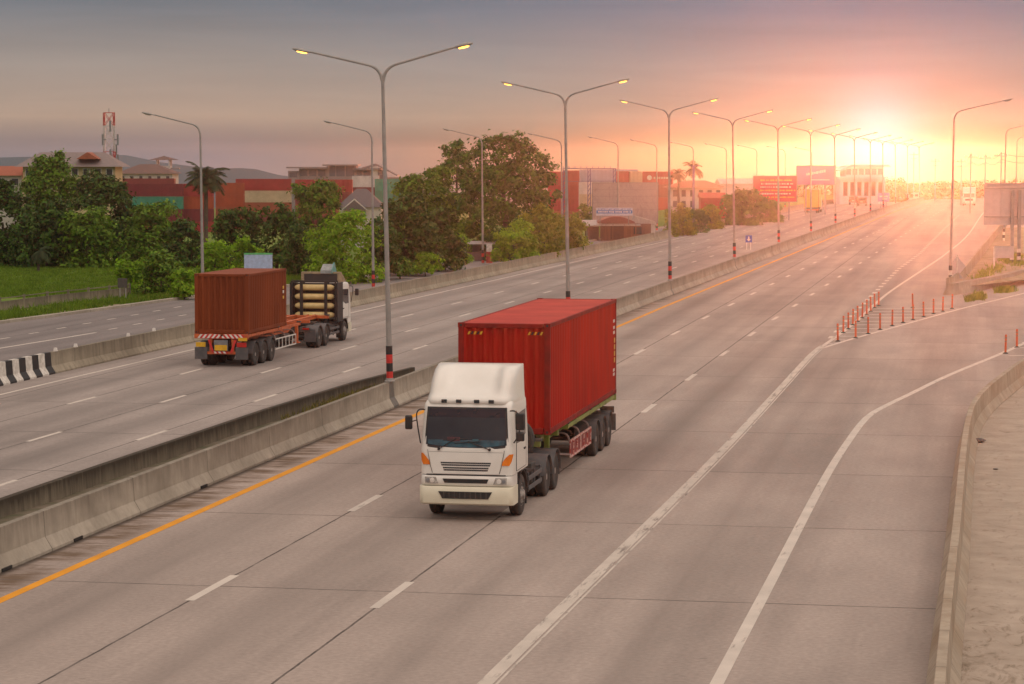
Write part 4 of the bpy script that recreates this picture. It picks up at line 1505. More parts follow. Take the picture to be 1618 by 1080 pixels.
T2X, T2Y = -32.35, 123.7
tractor((T2X, T2Y, ZL), pi, 'white truck cab with rack of cream gas bottles, driving away', True)
trailer((T2X, T2Y, ZL), pi, 'orange skeletal trailer with striped tail board under the brown container', M['orange_frame'], (14.5, 15.8, 17.1), y1=18.25, neck=8.4, rear_board=True)
c2 = container((T2X, T2Y - 12.15, ZL + 1.46), pi, 'rust brown short container on the orange trailer', None, M['box_brown'], M['box_brown_roof'], M['box_brown'], L=6.06, Hc=2.59)
mb = MB()
for i, z in enumerate((1.75, 1.55, 1.3)):
    mb.box((-1.2145, 0.5, z), (0.006, 0.22, 0.13), mi=i % 2)
mb.build('small_placard', [M['yellow_plate'], M['white_gloss']], c2, smooth=0)


def far_truck(name, loc, rz, w, h, L, body, cabm, label, cat, tall_box=True):
    """lorry seen far off: box body, cab, glass, bumper, lamps, wheels"""
    r = empty(name, loc, rz)
    tag(r, label, cat)
    if tall_box:
        MB().box((0, 2.2 + (L - 2.2) / 2, 0.95 + (h - 0.95) / 2), (w, L - 2.3, h - 0.95)).build('cargo_box', body, r, bevel=0.05)
        mb = MB()
        for x in (-w * 0.48, 0, w * 0.48):
            mb.box((x, L + 0.06, 0.95 + (h - 0.95) / 2), (0.07, 0.05, h - 1.0))
        mb.box((0, L + 0.06, h - 0.05), (w, 0.05, 0.09))
        mb.build('door_frame', M['orange_frame'], r, smooth=0)
    b = MB().prism([(0, 0.5), (0.0, 1.6), (0.2, 2.55 if h > 2.6 else h), (2.0, 2.6 if h > 2.6 else h), (2.0, 0.5)], -w * 0.48, w * 0.48, 'x')
    b.build('cab', cabm, r, bevel=0.06)
    top = min(2.45, h - 0.12)
    MB().prism([(-0.012, 1.6), (0.18, top), (0.22, top), (0.03, 1.6)], -w * 0.42, w * 0.42, 'x').build('windscreen', M['glass'], r)
    MB().box((0, -0.05, 0.62), (w * 0.98, 0.2, 0.4)).build('bumper', cabm, r, bevel=0.04)
    MB().box((0, -0.03, 1.15), (w * 0.6, 0.05, 0.35)).build('grille', M['black'], r)
    for s in (-1, 1):
        MB().box((s * w * 0.38, -0.16, 0.66), (0.3, 0.04, 0.16)).build('headlamp', M['lens'], r, bevel=0.02)
        MB().box((s * w * 0.38, L + 0.05, 0.8), (0.35, 0.06, 0.2)).build('tail_lamp', M['red_lens'], r, bevel=0.02)
        MB().box((s * (w * 0.5 + 0.12), 0.1, 1.95), (0.16, 0.08, 0.4)).build('mirror', M['black'], r, bevel=0.02)
        for y in (1.0, L - 1.6):
            wheel(r, s * (w * 0.5 - 0.16), y, 0.48, 0.26, s, y > 2)
    MB().box((0, L / 2 + 0.6, 0.75), (w * 0.9, L - 1.0, 0.3)).build('chassis_frame', M['chassis'], r)
    MB().box((0, L + 0.02, 0.62), (w * 0.94, 0.1, 0.35)).build('tail_board', M['orange_frame'], r)
    return r


q = at(1282, 336, ZL)
far_truck('box_truck', (q.x, q.y + 9.0, ZL), pi, 2.6, 4.1, 9.0, mat('yellow_box_body', (0.80, 0.46, 0.07), 0.5, c2=(0.7, 0.38, 0.05)), M['white_gloss'], 'yellow box lorry driving away below the red billboard', 'truck')
q = at(1531, 324.5)
far_truck('cargo_truck', (q.x, q.y, 0), 0, 2.5, 3.5, 9.0, M['white_gloss'], M['white_gloss'], 'white lorry coming towards the camera far down the road', 'truck')
q = at(1364, 325, ZL)


def pickup(loc, rz, label):
    r = empty('pickup_car', loc, rz)
    tag(r, label, 'car')
    bm_ = mat('orange_red_car_paint', (0.5, 0.13, 0.07), 0.35, coat=0.4)
    MB().prism([(0, 0.45), (0.02, 0.85), (1.2, 1.02), (1.75, 1.62), (3.3, 1.66), (3.45, 1.05), (5.2, 1.05), (5.25, 0.45)], -0.9, 0.9, 'x').build('body', bm_, r, bevel=0.06)
    MB().prism([(1.32, 1.08), (1.80, 1.55), (3.25, 1.58), (3.38, 1.08)], -0.915, 0.915, 'x').build('side_glass', M['glass'], r)
    MB().box((0, 3.43, 1.36), (1.5, 0.03, 0.42)).build('rear_glass', M['glass'], r)
    MB().box((0, 5.28, 0.52), (1.75, 0.12, 0.2)).build('bumper', M['steel_grey'], r, bevel=0.03)
    MB().box((0, 5.26, 0.82), (0.5, 0.02, 0.14)).build('number_plate', M['white_gloss'], r)
    for s in (-1, 1):
        MB().box((s * 0.8, 5.25, 0.85), (0.16, 0.05, 0.3)).build('tail_lamp', M['red_lens'], r, bevel=0.01)
        for y in (0.95, 4.2):
            wheel(r, s * 0.8, y, 0.36, 0.24, s)


pickup((q.x - 0.3, q.y + 4.5, ZL), pi, 'small orange red pickup car far away in the sun glow')
q = at(1350, 324, ZL)
pickup((q.x - 0.6, q.y + 12, ZL), pi, 'second car, farther and left of the orange red pickup')

# ------------------------------------------------------------------ background buildings and signs


def spot(px, d, z=None):
    p = far(px, YH, d)
    return Vector((p.x, p.y, ground_z(p.x, p.y) if z is None else z))


def zpx(py, d):
    return H - (py - YH) * d / F


YARD = -6.35
B = {k: mat('container_' + k, c, 0.65, c2=tuple(x * 0.75 for x in c), scale=0.6, spec=0.25) for k, c in {
    'maroon': (0.17, 0.012, 0.022), 'teal': (0.008, 0.25, 0.17), 'red': (0.34, 0.016, 0.018), 'beige': (0.52, 0.43, 0.28), 'brown': (0.33, 0.08, 0.035),
    'orange': (0.36, 0.055, 0.015), 'dull_red': (0.22, 0.03, 0.03), 'white': (0.60, 0.57, 0.55), 'blue_grey': (0.30, 0.36, 0.46), 'green': (0.006, 0.30, 0.21), 'grey': (0.22, 0.22, 0.23)}.items()}
SHADE = {'maroon': 'maroon', 'teal': 'teal', 'red': 'red', 'beige': 'beige', 'brown': 'brown', 'orange': 'orange', 'dull_red': 'faded red', 'white': 'white', 'blue_grey': 'pale blue', 'green': 'sea green', 'grey': 'grey'}
TIER = ['bottom', 'second', 'third', 'fourth', 'top', 'sixth']


def stack(px, d, colors, where, L=12.19, rz=None, z=YARD, end_on=False):
    """tiers from the ground up, right or left aligned at px (left edge)"""
    s = spot(px, d, z)
    ang = TH + (0 if end_on else -pi / 2)
    if end_on:
        off = Vector((1.22 * cos(TH), 1.22 * sin(TH), 0))
    else:
        off = Vector((-1.22 * sin(TH), 1.22 * cos(TH), 0))
    for i, c in enumerate(colors):
        if c is None:
            continue
        tier = 'topmost' if i == len(colors) - 1 else ('bottom' if i == 0 else ORD[i] + ' from below')
        container(s + off + Vector((0, 0, 2.6 * i)), ang, '%s container, %s in the stack %s' % (SHADE[c], tier, where),
                  'stacked shipping containers', B[c], B[c], B[c], L, 2.59, True, 'stacked_container')


stack(194, 520, ['red', 'maroon', 'teal', 'maroon'], 'left of the coconut palm')
stack(289, 522, ['red', 'maroon', 'orange', 'red'], 'just behind the coconut palm', 6.06)
stack(340, 545, ['red', 'brown', 'orange', 'orange'], 'right beside the coconut palm', 6.06)
stack(372, 560, ['maroon', 'brown', 'beige', 'red'], 'left of the modern grey building', z=-5.6)
stack(188, 560, ['grey', 'dull_red', 'brown', 'dull_red'], 'below the brown hip roof', z=-5.5)
stack(466, 540, ['maroon', 'brown', 'dull_red', 'red'], 'before the modern grey building', z=-5.6)
stack(556, 575, ['grey', 'brown', 'maroon', 'white'], 'above the dark gabled roof', 6.06, z=-5.0)
stack(592, 560, ['blue_grey', 'maroon', 'teal', 'green'], 'below the slanted roof', 6.06, z=-5.6)
stack(640, 570, ['grey', 'beige', 'grey', 'beige'], 'left of the tallest tree', 6.06, z=-5.6)
stack(866, 500, ['white', 'brown', 'red', 'red', 'red'], 'right of the tallest tree', 6.06)
stack(890, 560, ['beige', 'brown', 'white', 'white', 'red'], 'behind the lattice posts', 6.06)
stack(916, 530, ['beige', 'white', 'beige', 'white', 'blue_grey'], 'between the lattice posts', 12.19, z=-6.0)
stack(975, 515, ['red', 'brown', 'orange', 'red', 'red'], 'above the grey billboard', 6.06, end_on=True)
stack(996, 515, ['brown', 'red', 'orange', 'beige', 'beige'], 'with beige tops above the grey billboard', 6.06, end_on=True)
stack(1016, 505, ['red', 'maroon', 'red', 'dull_red', 'red'], 'left of the far palms', 6.06)
mb = MB()                                        # pale round emblem and word-like marks on the top red box
e0 = bpy.data.objects['stacked_container']
for o in list(col.objects):
    if o.get('label', '').startswith('red container, topmost in the stack left of the far palms'):
        e0 = o
mb.lathe([(0.0, -0.02), (0.5, -0.015), (0.5, 0.01)], (1.27, 1.3, 1.35), 'x', 16)
for k in range(6):
    mb.box((1.255, 2.3 + k * 0.5, 1.3), (0.02, 0.34, 0.4))
mb.build('painted_emblem', M['white_wall_paint'], e0, smooth=0)


def window(parent, x, z, w, h, y, fm, gm_):
    f = MB().box((x, y - 0.03, z), (w, 0.06, h)).build('window', fm, parent)
    MB().box((x, y - 0.065, z), (w - 0.16, 0.02, h - 0.16)).build('pane', gm_, f)
    return f


PANE = mat('dark_window_pane', (0.05, 0.06, 0.075), 0.15, c2=(0.03, 0.035, 0.045))
TRIM = mat('white_trim', (0.62, 0.59, 0.55), 0.6)


def roof_mb(kind, w, dp, z0, z1, ov):
    mb = MB()
    x0, x1, y0, y1 = -w / 2 - ov, w / 2 + ov, -ov, dp + ov
    if kind == 'hip':
        i = min(w, dp) / 2 * 0.9
        P = [(x0, y0, z0), (x1, y0, z0), (x1, y1, z0), (x0, y1, z0), (x0 + i, (y0 + y1) / 2, z1), (x1 - i, (y0 + y1) / 2, z1)]
        mb.add(P, [(0, 1, 5, 4), (1, 2, 5), (2, 3, 4, 5), (3, 0, 4), (3, 2, 1, 0)])
    elif kind == 'gable':
        mb.prism([(y0, z0), (y1, z0), ((y0 + y1) / 2, z1)], x0, x1, 'x')
    elif kind == 'front_gable':
        mb.prism([(x0, z0), (x1, z0), ((x0 + x1) / 2, z1)], y0, y1, 'y')
    elif kind == 'shed':
        mb.prism([(y0, z0), (y1, z0), (y1, z1)], x0, x1, 'x')
    else:
        mb.box(((x0 + x1) / 2, (y0 + y1) / 2, (z0 + z1) / 2), (x1 - x0, y1 - y0, z1 - z0))
    return mb


def house(name, label, px0, px1, p_eave, p_ridge, d, dp, wm, rm, kind='hip', ov=0.5, wins=None, base=None, cat='house', rz=0.0, pane=PANE):
    s = spot((px0 + px1) / 2, d, base)
    z_e, z_r = zpx(p_eave, d) - s.z, zpx(p_ridge, d) - s.z
    w = (px1 - px0) * d / F
    r = empty(name, s, TH + rz)
    tag(r, label, cat)
    MB().box((0, dp / 2, z_e / 2 - 0.3), (w, dp, z_e + 0.6)).build('wall', wm, r)
    rf = roof_mb(kind, w, dp, z_e, z_r, ov).build('roof', rm, r, smooth=0)
    if wins:
        for (n_, pz, ww, hh) in wins:
            for i in range(n_):
                x = -w / 2 + w * (i + 0.5) / n_
                window(r, x, zpx(pz, d) - s.z, ww, hh, 0, TRIM, pane)
    return r, s, w, z_e, z_r


W_YEL = mat('pale_yellow_wall', (0.55, 0.44, 0.24), 0.85, c2=(0.45, 0.36, 0.2), scale=0.5)
W_BRI = mat('bright_white_wall', (0.8, 0.8, 0.8), 0.7, c2=(0.7, 0.7, 0.72))  # plain white of the showroom building itself
W_WHT = mat('dirty_white_wall', (0.58, 0.54, 0.5), 0.85, c2=(0.45, 0.42, 0.38), scale=0.6)
W_GRY = mat('grey_wall', (0.24, 0.235, 0.25), 0.8, c2=(0.19, 0.19, 0.2), scale=0.6)
W_BRN = mat('brown_boarding', (0.21, 0.10, 0.075), 0.85, c2=(0.14, 0.07, 0.055), scale=1.5, stretch=(6, 1, 0.3))
R_GRY = mat('grey_pink_roof', (0.24, 0.185, 0.175), 0.8, c2=(0.19, 0.15, 0.14))
R_BRN = mat('dark_brown_roof', (0.13, 0.075, 0.062), 0.8, c2=(0.10, 0.06, 0.05))
R_RED = mat('red_tile_roof', (0.36, 0.10, 0.05), 0.8, c2=(0.28, 0.08, 0.04))
R_DRK = mat('dark_grey_roof', (0.105, 0.095, 0.10), 0.8, c2=(0.08, 0.075, 0.08))
R_TIN = mat('pale_tin_roof', (0.40, 0.36, 0.34), 0.55, c2=(0.3, 0.26, 0.24), scale=1, stretch=(4, 0.4, 1))

r_, s_, w_, ze, zr = house('school_building', 'long pale yellow building with greyish roof and small red gable behind the trees', 36, 182, 263, 240, 246, 4.5, W_YEL, R_GRY, 'hip', 0.7, [(8, 272, 0.7, 0.8), (8, 292, 0.7, 0.8)], cat='building')
g_ = roof_mb('front_gable', 1.8, 3.2, zpx(251, 246) - s_.z, zpx(240, 246) - s_.z, 0.2)
g_.v = [(x + 1.9, y - 0.4, z) for x, y, z in g_.v]
g_.build('gable', R_RED, r_, smooth=0)
house('house', 'house with orange red roof at the left edge of the photo', -30, 34, 277, 262, 250, 4.5, W_WHT, R_RED, 'gable', 0.4, [(3, 287, 0.8, 0.8)])
house('hall_building', 'white building with dark brown hip roof beside the small lookout tower', 187, 272, 274, 259, 585, 11, W_WHT, R_BRN, 'hip', 0.8, [(6, 280, 0.9, 0.8)], cat='building')
# lookout tower with a pavilion roof
d = 600
s = spot(259, d)
r_ = empty('lookout_tower', s, TH)
tag(r_, 'small white lookout tower with dark pyramid roof above the brown hip roof', 'tower')
zt_ = lambda py: zpx(py, d) - s.z
MB().box((0, 0, (zt_(262)) / 2), (3.4, 3.4, zt_(262))).build('wall', W_WHT, r_)
mb = MB()
for sx in (-1, 1):
    for sy in (-1, 1):
        mb.box((sx * 1.5, sy * 1.5, (zt_(262) + zt_(252)) / 2), (0.35, 0.35, zt_(252) - zt_(262)))
mb.build('belfry_posts', TRIM, r_, smooth=0)
MB().lathe([(3.6, zt_(252.5)), (3.4, zt_(252)), (0.3, zt_(246.5)), (0.0, zt_(245.5))], (0, 0, 0), 'z', 4).build('roof', R_BRN, r_, smooth=0)
MB().box((2.6, 0, zt_(266)), (2.2, 2.2, 0.4)).build('side_balcony', W_GRY, r_)

# red and white lattice mast
d = 254
s = spot(173, d)
r_ = empty('lattice_mast', s, TH + 0.3)
tag(r_, 'red and white steel lattice mast with antennas rising above the trees', 'mast')
top = zpx(178, d) - s.z
nb = 13
RW = [mat('mast_red', (0.50, 0.06, 0.05), 0.5), mat('mast_white', (0.62, 0.58, 0.56), 0.5)]
hw = lambda t: 0.57 - 0.08 * t
for sx, sy in ((-1, -1), (1, -1), (1, 1), (-1, 1)):
    mb = MB()
    for i in range(nb):
        a, b = i / nb, (i + 1) / nb
        mb.tube([(sx * hw(a), sy * hw(a), top * a), (sx * hw(b), sy * hw(b), top * b)], 0.05, 6, mi=(i // 2) % 2)
    mb.build('leg', RW, r_)
mb = MB()
for i in range(nb):
    a, b = i / nb, (i + 1) / nb
    q4 = [(-1, -1), (1, -1), (1, 1), (-1, 1)]
    for (ax, ay), (bx, by) in zip(q4, q4[1:] + q4[:1]):
        for (u, v) in ((a, b), (b, a)):
            mb.tube([(ax * hw(u), ay * hw(u), top * u), (bx * hw(v), by * hw(v), top * v)], 0.026, 5, mi=(i // 2) % 2)
        mb.tube([(ax * hw(b), ay * hw(b), top * b), (bx * hw(b), by * hw(b), top * b)], 0.03, 5, mi=(i // 2) % 2)
mb.build('bracing', RW, r_)
mb = MB()
for sx, sy, z in ((-1.0, -0.9, 0.72), (1.0, -0.9, 0.72), (0, -1.0, 0.75), (-1.0, -0.9, 0.84), (1.0, -0.9, 0.84), (1.0, 0.6, 0.78), (0, -1.0, 0.92)):
    mb = MB().box((sx * 0.75, sy * 0.75, top * z), (0.18, 0.12, 1.1))
    mb.box((sx * 0.62, sy * 0.65, top * z), (abs(sx) * 0.3 + 0.1, 0.1, 0.1))
    mb.build('antenna_panel', mat('antenna_grey', (0.2, 0.22, 0.22), 0.6), r_, smooth=0)
MB().tube([(0, 0, top), (0, 0, top + 0.45)], 0.03, 6).build('lightning_rod', W_GRY, r_)

# modern grey building
d = 605
s = spot(545, d)
r_ = empty('office_building', s, TH)
tag(r_, 'modern grey building with stepped flat roofs and one slanted roof', 'building')
k_ = d / F
X = lambda px: (px - 545) * k_
Zz = lambda py: zpx(py, d) - s.z
mb = MB()
for a, b, pt in ((455, 472, 270), (472, 516, 266), (516, 562, 262), (562, 606, 268), (606, 640, 280)):
    mb.box(((X(a) + X(b)) / 2, 5 + (0.3 if pt == 266 else 0), Zz(pt) / 2), (X(b) - X(a) - 0.02, 10, Zz(pt)))
mb.build('wall', W_GRY, r_, smooth=0)
mb = MB()
for a, b, p in ((453, 520, 264.5), (510, 566, 260.5), (558, 600, 266.5)):
    mb.box(((X(a) + X(b)) / 2, 4.6, Zz(p)), (X(b) - X(a), 12.4, 0.35))
mb.prism([(X(572), Zz(264)), (X(594), Zz(258)), (X(628), Zz(276)), (X(628), Zz(278)), (X(594), Zz(261)), (X(572), Zz(266.5))], -1.2, 11.5, 'y')
mb.build('roof', mat('roof_slab_grey', (0.20, 0.19, 0.19), 0.7), r_, smooth=0)
MB().box((X(592), -0.55, Zz(300) / 2 + Zz(263) / 2), (X(597.5) - X(587.5), 1.0, Zz(263) - Zz(300))).build('pillar', W_WHT, r_)
for a, b, p, h_ in ((457, 470, 276, 1.3), (474, 486, 273, 1.6), (488, 500, 273, 1.6), (502, 514, 273, 1.6), (520, 530, 270, 2.6), (531, 545, 270, 2.6), (546, 560, 270, 2.6), (564, 572, 274, 1.6), (574, 585, 274, 1.6), (600, 612, 281, 1.6), (474, 500, 288, 1.4), (504, 530, 288, 1.4)):
    window(r_, (X(a) + X(b)) / 2, Zz(p), X(b) - X(a), h_, -0.0 if not (474 <= a <= 514) else 0.3, W_GRY, mat('blue_grey_pane', (0.10, 0.13, 0.17), 0.12))
MB().box((X(463), -0.4, Zz(268)), (2.6, 0.1, 0.1)).build('rail', TRIM, r_)

r_, s_, w_, ze, zr = house('house', 'house with dark grey hip roof and white trimmed gable above the bright green bush', 536, 602, 327, 298, 430, 8, W_WHT, R_DRK, 'hip', 0.5, None)
mb = roof_mb('front_gable', 3.6, 3.0, zpx(331, 430) - s_.z, zpx(314, 430) - s_.z, 0.3)
mb.v = [(x - 0.9, y - 1.4, z) for x, y, z in mb.v]
gb = mb.build('gable', R_DRK, r_, smooth=0)
mb = MB()
for sx in (-1, 1):
    mb.add([(-0.9 + sx * 2.2, -1.75, zpx(332.5, 430) - s_.z), (-0.9 + sx * 2.2, -1.75, zpx(330.5, 430) - s_.z), (-0.9, -1.75, zpx(313, 430) - s_.z), (-0.9, -1.75, zpx(315.5, 430) - s_.z)], [(0, 1, 2, 3)])
mb.build('gable_trim', TRIM, gb, smooth=0)
house('house', 'white house with thin orange roof edge right of the far palms', 1060, 1142, 296, 285, 440, 8, W_WHT, R_RED, 'hip', 0.9, [(6, 305, 0.9, 1.3), (6, 322, 0.9, 1.3)])
house('shed', 'small red shed between the white house and the dark bushes', 1108, 1146, 312, 304, 400, 5, B['red'], B['red'], 'gable', 0.2, None, cat='shed')
house('warehouse', 'low pale warehouse left of the red billboard', 1140, 1196, 290, 282, 470, 12, W_WHT, R_TIN, 'gable', 0.3, None, cat='warehouse')

# roadside shop under the grey billboard
d = 285
s = spot(985, d, -0.45)
r_ = empty('roadside_shop', s, TH)
tag(r_, 'brown boarded roadside shop with tin eaves and arched maroon roof', 'shop')
k_ = d / F
X = lambda px: (px - 985) * k_
Zz = lambda py: zpx(py, d) - s.z
MB().box((X(990), 3, Zz(353) / 2), (X(1024) - X(946), 6, Zz(353))).build('wall', W_BRN, r_)
MB().box((X(1030), 3.2, Zz(356) / 2), (X(1036) - X(1024.2), 5.6, Zz(356))).build('side_room', W_WHT, r_)
MB().box((X(938), 3.2, Zz(358) / 2), (X(945.8) - X(928), 5.6, Zz(358))).build('annex', mat('dusky_boarding', (0.13, 0.09, 0.09), 0.8), r_)
mb = MB()
mb.prism([(-1.6, Zz(356)), (-1.6, Zz(355)), (6.4, Zz(349)), (6.4, Zz(350.5))], X(921), X(1012), 'x')
mb.build('tin_eave', R_TIN, r_, smooth=0)
mb = MB()
pr = [(X(945), Zz(352))]
for i in range(11):
    t = i / 10
    pr.append((X(945) + (X(1003) - X(945)) * t, Zz(350 - 8.5 * sin(pi * t))))
pr.append((X(1003), Zz(352)))
mb.prism(pr, -0.5, 5.5, 'y')
mb.build('arched_roof', mat('maroon_roof', (0.22, 0.07, 0.06), 0.7), r_, smooth=30)
mb = MB().prism([(X(1000), Zz(352)), (X(1040), Zz(356)), (X(1036), Zz(350)), (X(1004), Zz(341))], 0.2, 6, 'y')
mb.build('side_roof', R_TIN, r_, smooth=0)
mb = MB()
for px in (950, 968, 986, 1004):
    mb.box((X(px), -1.4, Zz(354) / 2), (0.12, 0.12, Zz(354)))
mb.build('veranda_posts', W_BRN, r_, smooth=0)
MB().box((X(976), -0.05, Zz(367)), (1.6, 0.08, 1.5)).build('shutter', mat('dark_maroon_shutter', (0.10, 0.045, 0.04), 0.7), r_)
MB().box((X(1008), -0.05, Zz(364)), (0.9, 0.08, 0.8)).build('window', PANE, r_)
# its blue and white name board, lettering unreadable in the photo
s2 = spot(971, 283, 0)
r_ = empty('shop_sign', (s2.x, s2.y, zpx(334, 283)), TH)
tag(r_, 'blue and white name board above the arched maroon roof', 'sign')
MB().box((0, 0, 0), (58 * 283 / F, 0.1, 12.5 * 283 / F)).build('board', mat('pale_blue_board', (0.5, 0.56, 0.66), 0.5), r_)
MB().box((0, -0.06, -0.02), (57 * 283 / F, 0.02, 0.36)).build('blue_band', mat('blue_band_paint', (0.07, 0.19, 0.48), 0.5), r_)
mb = MB()
rl = random.Random(5)
for row, zz, h_ in ((0, 0.29, 0.13), (1, -0.02, 0.17)):
    x = -1.8
    while x < 1.75:
        w = rl.uniform(0.06, 0.16)
        mb.box((x + w / 2, -0.075, zz + rl.uniform(-0.015, 0.015)), (w, 0.012, h_ * rl.uniform(0.7, 1)), mi=row)
        x += w + rl.choice((0.05, 0.05, 0.16))
mb.build('lettering', [mat('blue_ink', (0.08, 0.16, 0.42), 0.5), M['white_gloss']], r_, smooth=0)
for x in (-1.6, 1.6):
    MB().box((x, 0.12, -0.9), (0.08, 0.08, 1.2)).build('leg', M['steel_grey'], r_)


def billboard(name, label, px0, px1, p0, p1, d, face, posts=2, base=None, rz=0.0, back=False):
    """panel between photo rows p0 (top) and p1 on steel posts; local y points away from the camera"""
    s = spot((px0 + px1) / 2, d, base)
    r = empty(name, s, TH + rz)
    tag(r, label, 'billboard')
    w, z1, z0 = (px1 - px0) * d / F, zpx(p0, d) - s.z, zpx(p1, d) - s.z
    MB().box((0, 0, (z0 + z1) / 2), (w, 0.18, z1 - z0)).build('panel', face, r)
    mb = MB()
    for x in (-w / 2 - 0.05, w / 2 + 0.05):
        mb.box((x, 0, (z0 + z1) / 2), (0.1, 0.24, z1 - z0 + 0.2))
    for z in (z0 - 0.05, z1 + 0.05):
        mb.box((0, 0, z), (w - 0.002, 0.24, 0.1))
    mb.build('frame', M['steel_grey'], r, smooth=0)
    for i in range(posts):
        x = (i + 0.5) / posts * w - w / 2
        mb = MB()
        mb.box((x, 0.4, z1 / 2 - 0.2), (0.22, 0.22, z1))
        mb.box((x, 0.22, (z0 + z1) / 2), (0.1, 0.2, 0.1))
        mb.build('post', M['steel_grey'], r, smooth=0)
    return r, w, z0, z1


n = NT('peeling_grey_board', 0.85)
a_ = n.noise(1.2, (1, 1, 0.5), 8, 0.7, 1.2)
M['peel'] = n.out(n.ramp(a_, (0.35, (0.26, 0.21, 0.20)), (0.5, (0.37, 0.31, 0.295)), (0.62, (0.29, 0.24, 0.23)), (0.7, (0.42, 0.37, 0.35))))
r_, w, z0, z1 = billboard('blank_billboard', 'large weathered grey billboard face above the roadside shop', 937, 1039, 289, 351, 300, M['peel'], 3, -0.4)
mb = MB()
for i in range(1, 6):
    mb.box((0, -0.1, z0 + (z1 - z0) * i / 6), (w, 0.02, 0.03))
mb.build('sheet_seams', mat('seam_grey', (0.24, 0.19, 0.18), 0.8), r_, smooth=0)
# steel frame of purple-blue lattice posts behind
PUR = mat('purple_blue_steel', (0.11, 0.10, 0.24), 0.5, c2=(0.08, 0.075, 0.18))
s = spot(932, 312, -0.4)
r_ = empty('billboard_structure', s, TH)
tag(r_, 'empty billboard frame of purple blue lattice posts joined by a top rail', 'frame')
k_ = 312 / F
for px in (892, 931, 971):
    x = (px - 932) * k_
    mb = MB()
    hz = zpx(266, 312) - s.z
    for sx in (-0.16, 0.16):
        mb.box((x + sx, 0, hz / 2), (0.10, 0.16, hz))
    for i in range(14):
        a = hz * i / 14
        b = hz * (i + 1) / 14
        mb.tube([(x - 0.16, 0, a), (x + 0.16, 0, b)], 0.035, 5)
    mb.build('post', PUR, r_, smooth=0)
mb = MB().box((0, 0, zpx(266.5, 312) - s.z + 0.06), (84 * k_, 0.1, 0.1)).box((0, 0, zpx(286, 312) - s.z), (84 * k_, 0.06, 0.06))
for i in range(9):
    mb.tube([(-42 * k_ + i * 9.3 * k_, 0, zpx(266.5, 312) - s.z + 0.1), (-42 * k_ + i * 9.3 * k_, 0, zpx(266.5, 312) - s.z + 0.35)], 0.04, 5)
mb.build('rail', PUR, r_, smooth=0)
s = spot(1096, 345, -0.4)
hz = zpx(262, 345) - s.z
r_ = empty('steel_post', s, TH)
tag(r_, 'tall purple blue steel post standing in front of the right hand far palm', 'post')
MB().box((0, 0, hz / 2), (0.3, 0.3, hz)).box((0, 0, 0.1), (0.6, 0.6, 0.2)).build('pillar', PUR, r_)
MB().box((0, 0, hz + 0.05), (1.5, 0.12, 0.1)).build('crossbar', PUR, r_)

PINK = mat('pinkish_red_poster', (0.60, 0.008, 0.06), 0.6, spec=0.2, c2=(0.48, 0.006, 0.05))
r_, w, z0, z1 = billboard('billboard', 'red billboard with rows of yellow and white writing', 1191, 1259, 278, 318, 385, PINK, 3)
mb = MB()
rl = random.Random(11)
for i, (zz, c) in enumerate(((0.84, 1), (0.70, 0), (0.57, 0), (0.44, 1), (0.31, 0), (0.17, 1))):
    x = -w * 0.36 + rl.uniform(0, 0.3)
    end = w * (0.44 if i % 2 else 0.36)
    while x < end:
        ww = rl.uniform(0.08, 0.3)
        mb.box((x + ww / 2, -0.10, z0 + (z1 - z0) * zz), (ww, 0.02, 0.22 * rl.uniform(0.6, 1.1)), mi=c)
        x += ww + rl.choice((0.06, 0.08, 0.2))
mb.lathe([(0, -0.03), (0.28, -0.02), (0.28, 0)], (-w * 0.42, -0.09, z0 + (z1 - z0) * 0.3), 'y', 12)
mb.build('lettering', [M['white_gloss'], M['yellow_plate']], r_, smooth=0)
VIO = mat('violet_poster', (0.42, 0.10, 0.28), 0.55, c2=(0.20, 0.11, 0.38), scale=0.35)
r_, w, z0, z1 = billboard('billboard', 'violet billboard rising behind the yellow box lorry', 1259, 1320, 262, 291, 425, VIO, 2)
mb = MB()
x = -w * 0.25
for k in range(10):
    ww = rl.uniform(0.15, 0.32)
    mb.box((x + ww / 2, -0.10, z0 + (z1 - z0) * (0.55 + 0.02 * k)), (ww, 0.02, 0.5 * rl.uniform(0.6, 1)))
    x += ww + 0.08
mb.box((w * 0.1, -0.10, z0 + (z1 - z0) * 0.25), (w * 0.5, 0.02, 0.16))
mb.build('lettering', mat('pale_violet_ink', (0.62, 0.5, 0.6), 0.5), r_, smooth=0)

# white modern building in the glow
d = 530
s = spot(1362, d, -0.35)
r_ = empty('showroom_building', s, TH)
tag(r_, 'white modern building with wide overhanging roof directly below the sun', 'building')
k_ = d / F
X = lambda px: (px - 1362) * k_
Zz = lambda py: zpx(py, d) - s.z
MB().box((0, 5, Zz(279) / 2), (X(1398) - X(1328), 10, Zz(279))).build('wall', W_BRI, r_)
MB().box((0.4, 3.5, (Zz(262) + Zz(279)) / 2), (X(1394) - X(1334), 9, Zz(262) - Zz(279))).build('upper_floor', W_BRI, r_)
mb = MB().prism([(X(1324), Zz(268)), (X(1344), Zz(259.5)), (X(1402), Zz(260)), (X(1406), Zz(263)), (X(1346), Zz(262.5)), (X(1326), Zz(270))], -2.2, 9, 'y')
mb.build('roof', mat('blue_white_roof', (0.5, 0.55, 0.62), 0.5), r_, smooth=0)
MB().box((0, -0.9, Zz(280)), (X(1404) - X(1326), 2.6, 0.35)).build('canopy', W_BRI, r_)
for i in range(6):
    window(r_, X(1340 + i * 10), Zz(271), 8.2 * k_, 1.3, -1.0, TRIM, mat('pale_blue_pane', (0.22, 0.28, 0.36), 0.15))
for i in range(7):
    MB().box((X(1330 + i * 11), -1.8, Zz(281) / 2), (0.28, 0.28, Zz(281))).build('column', W_BRI, r_)
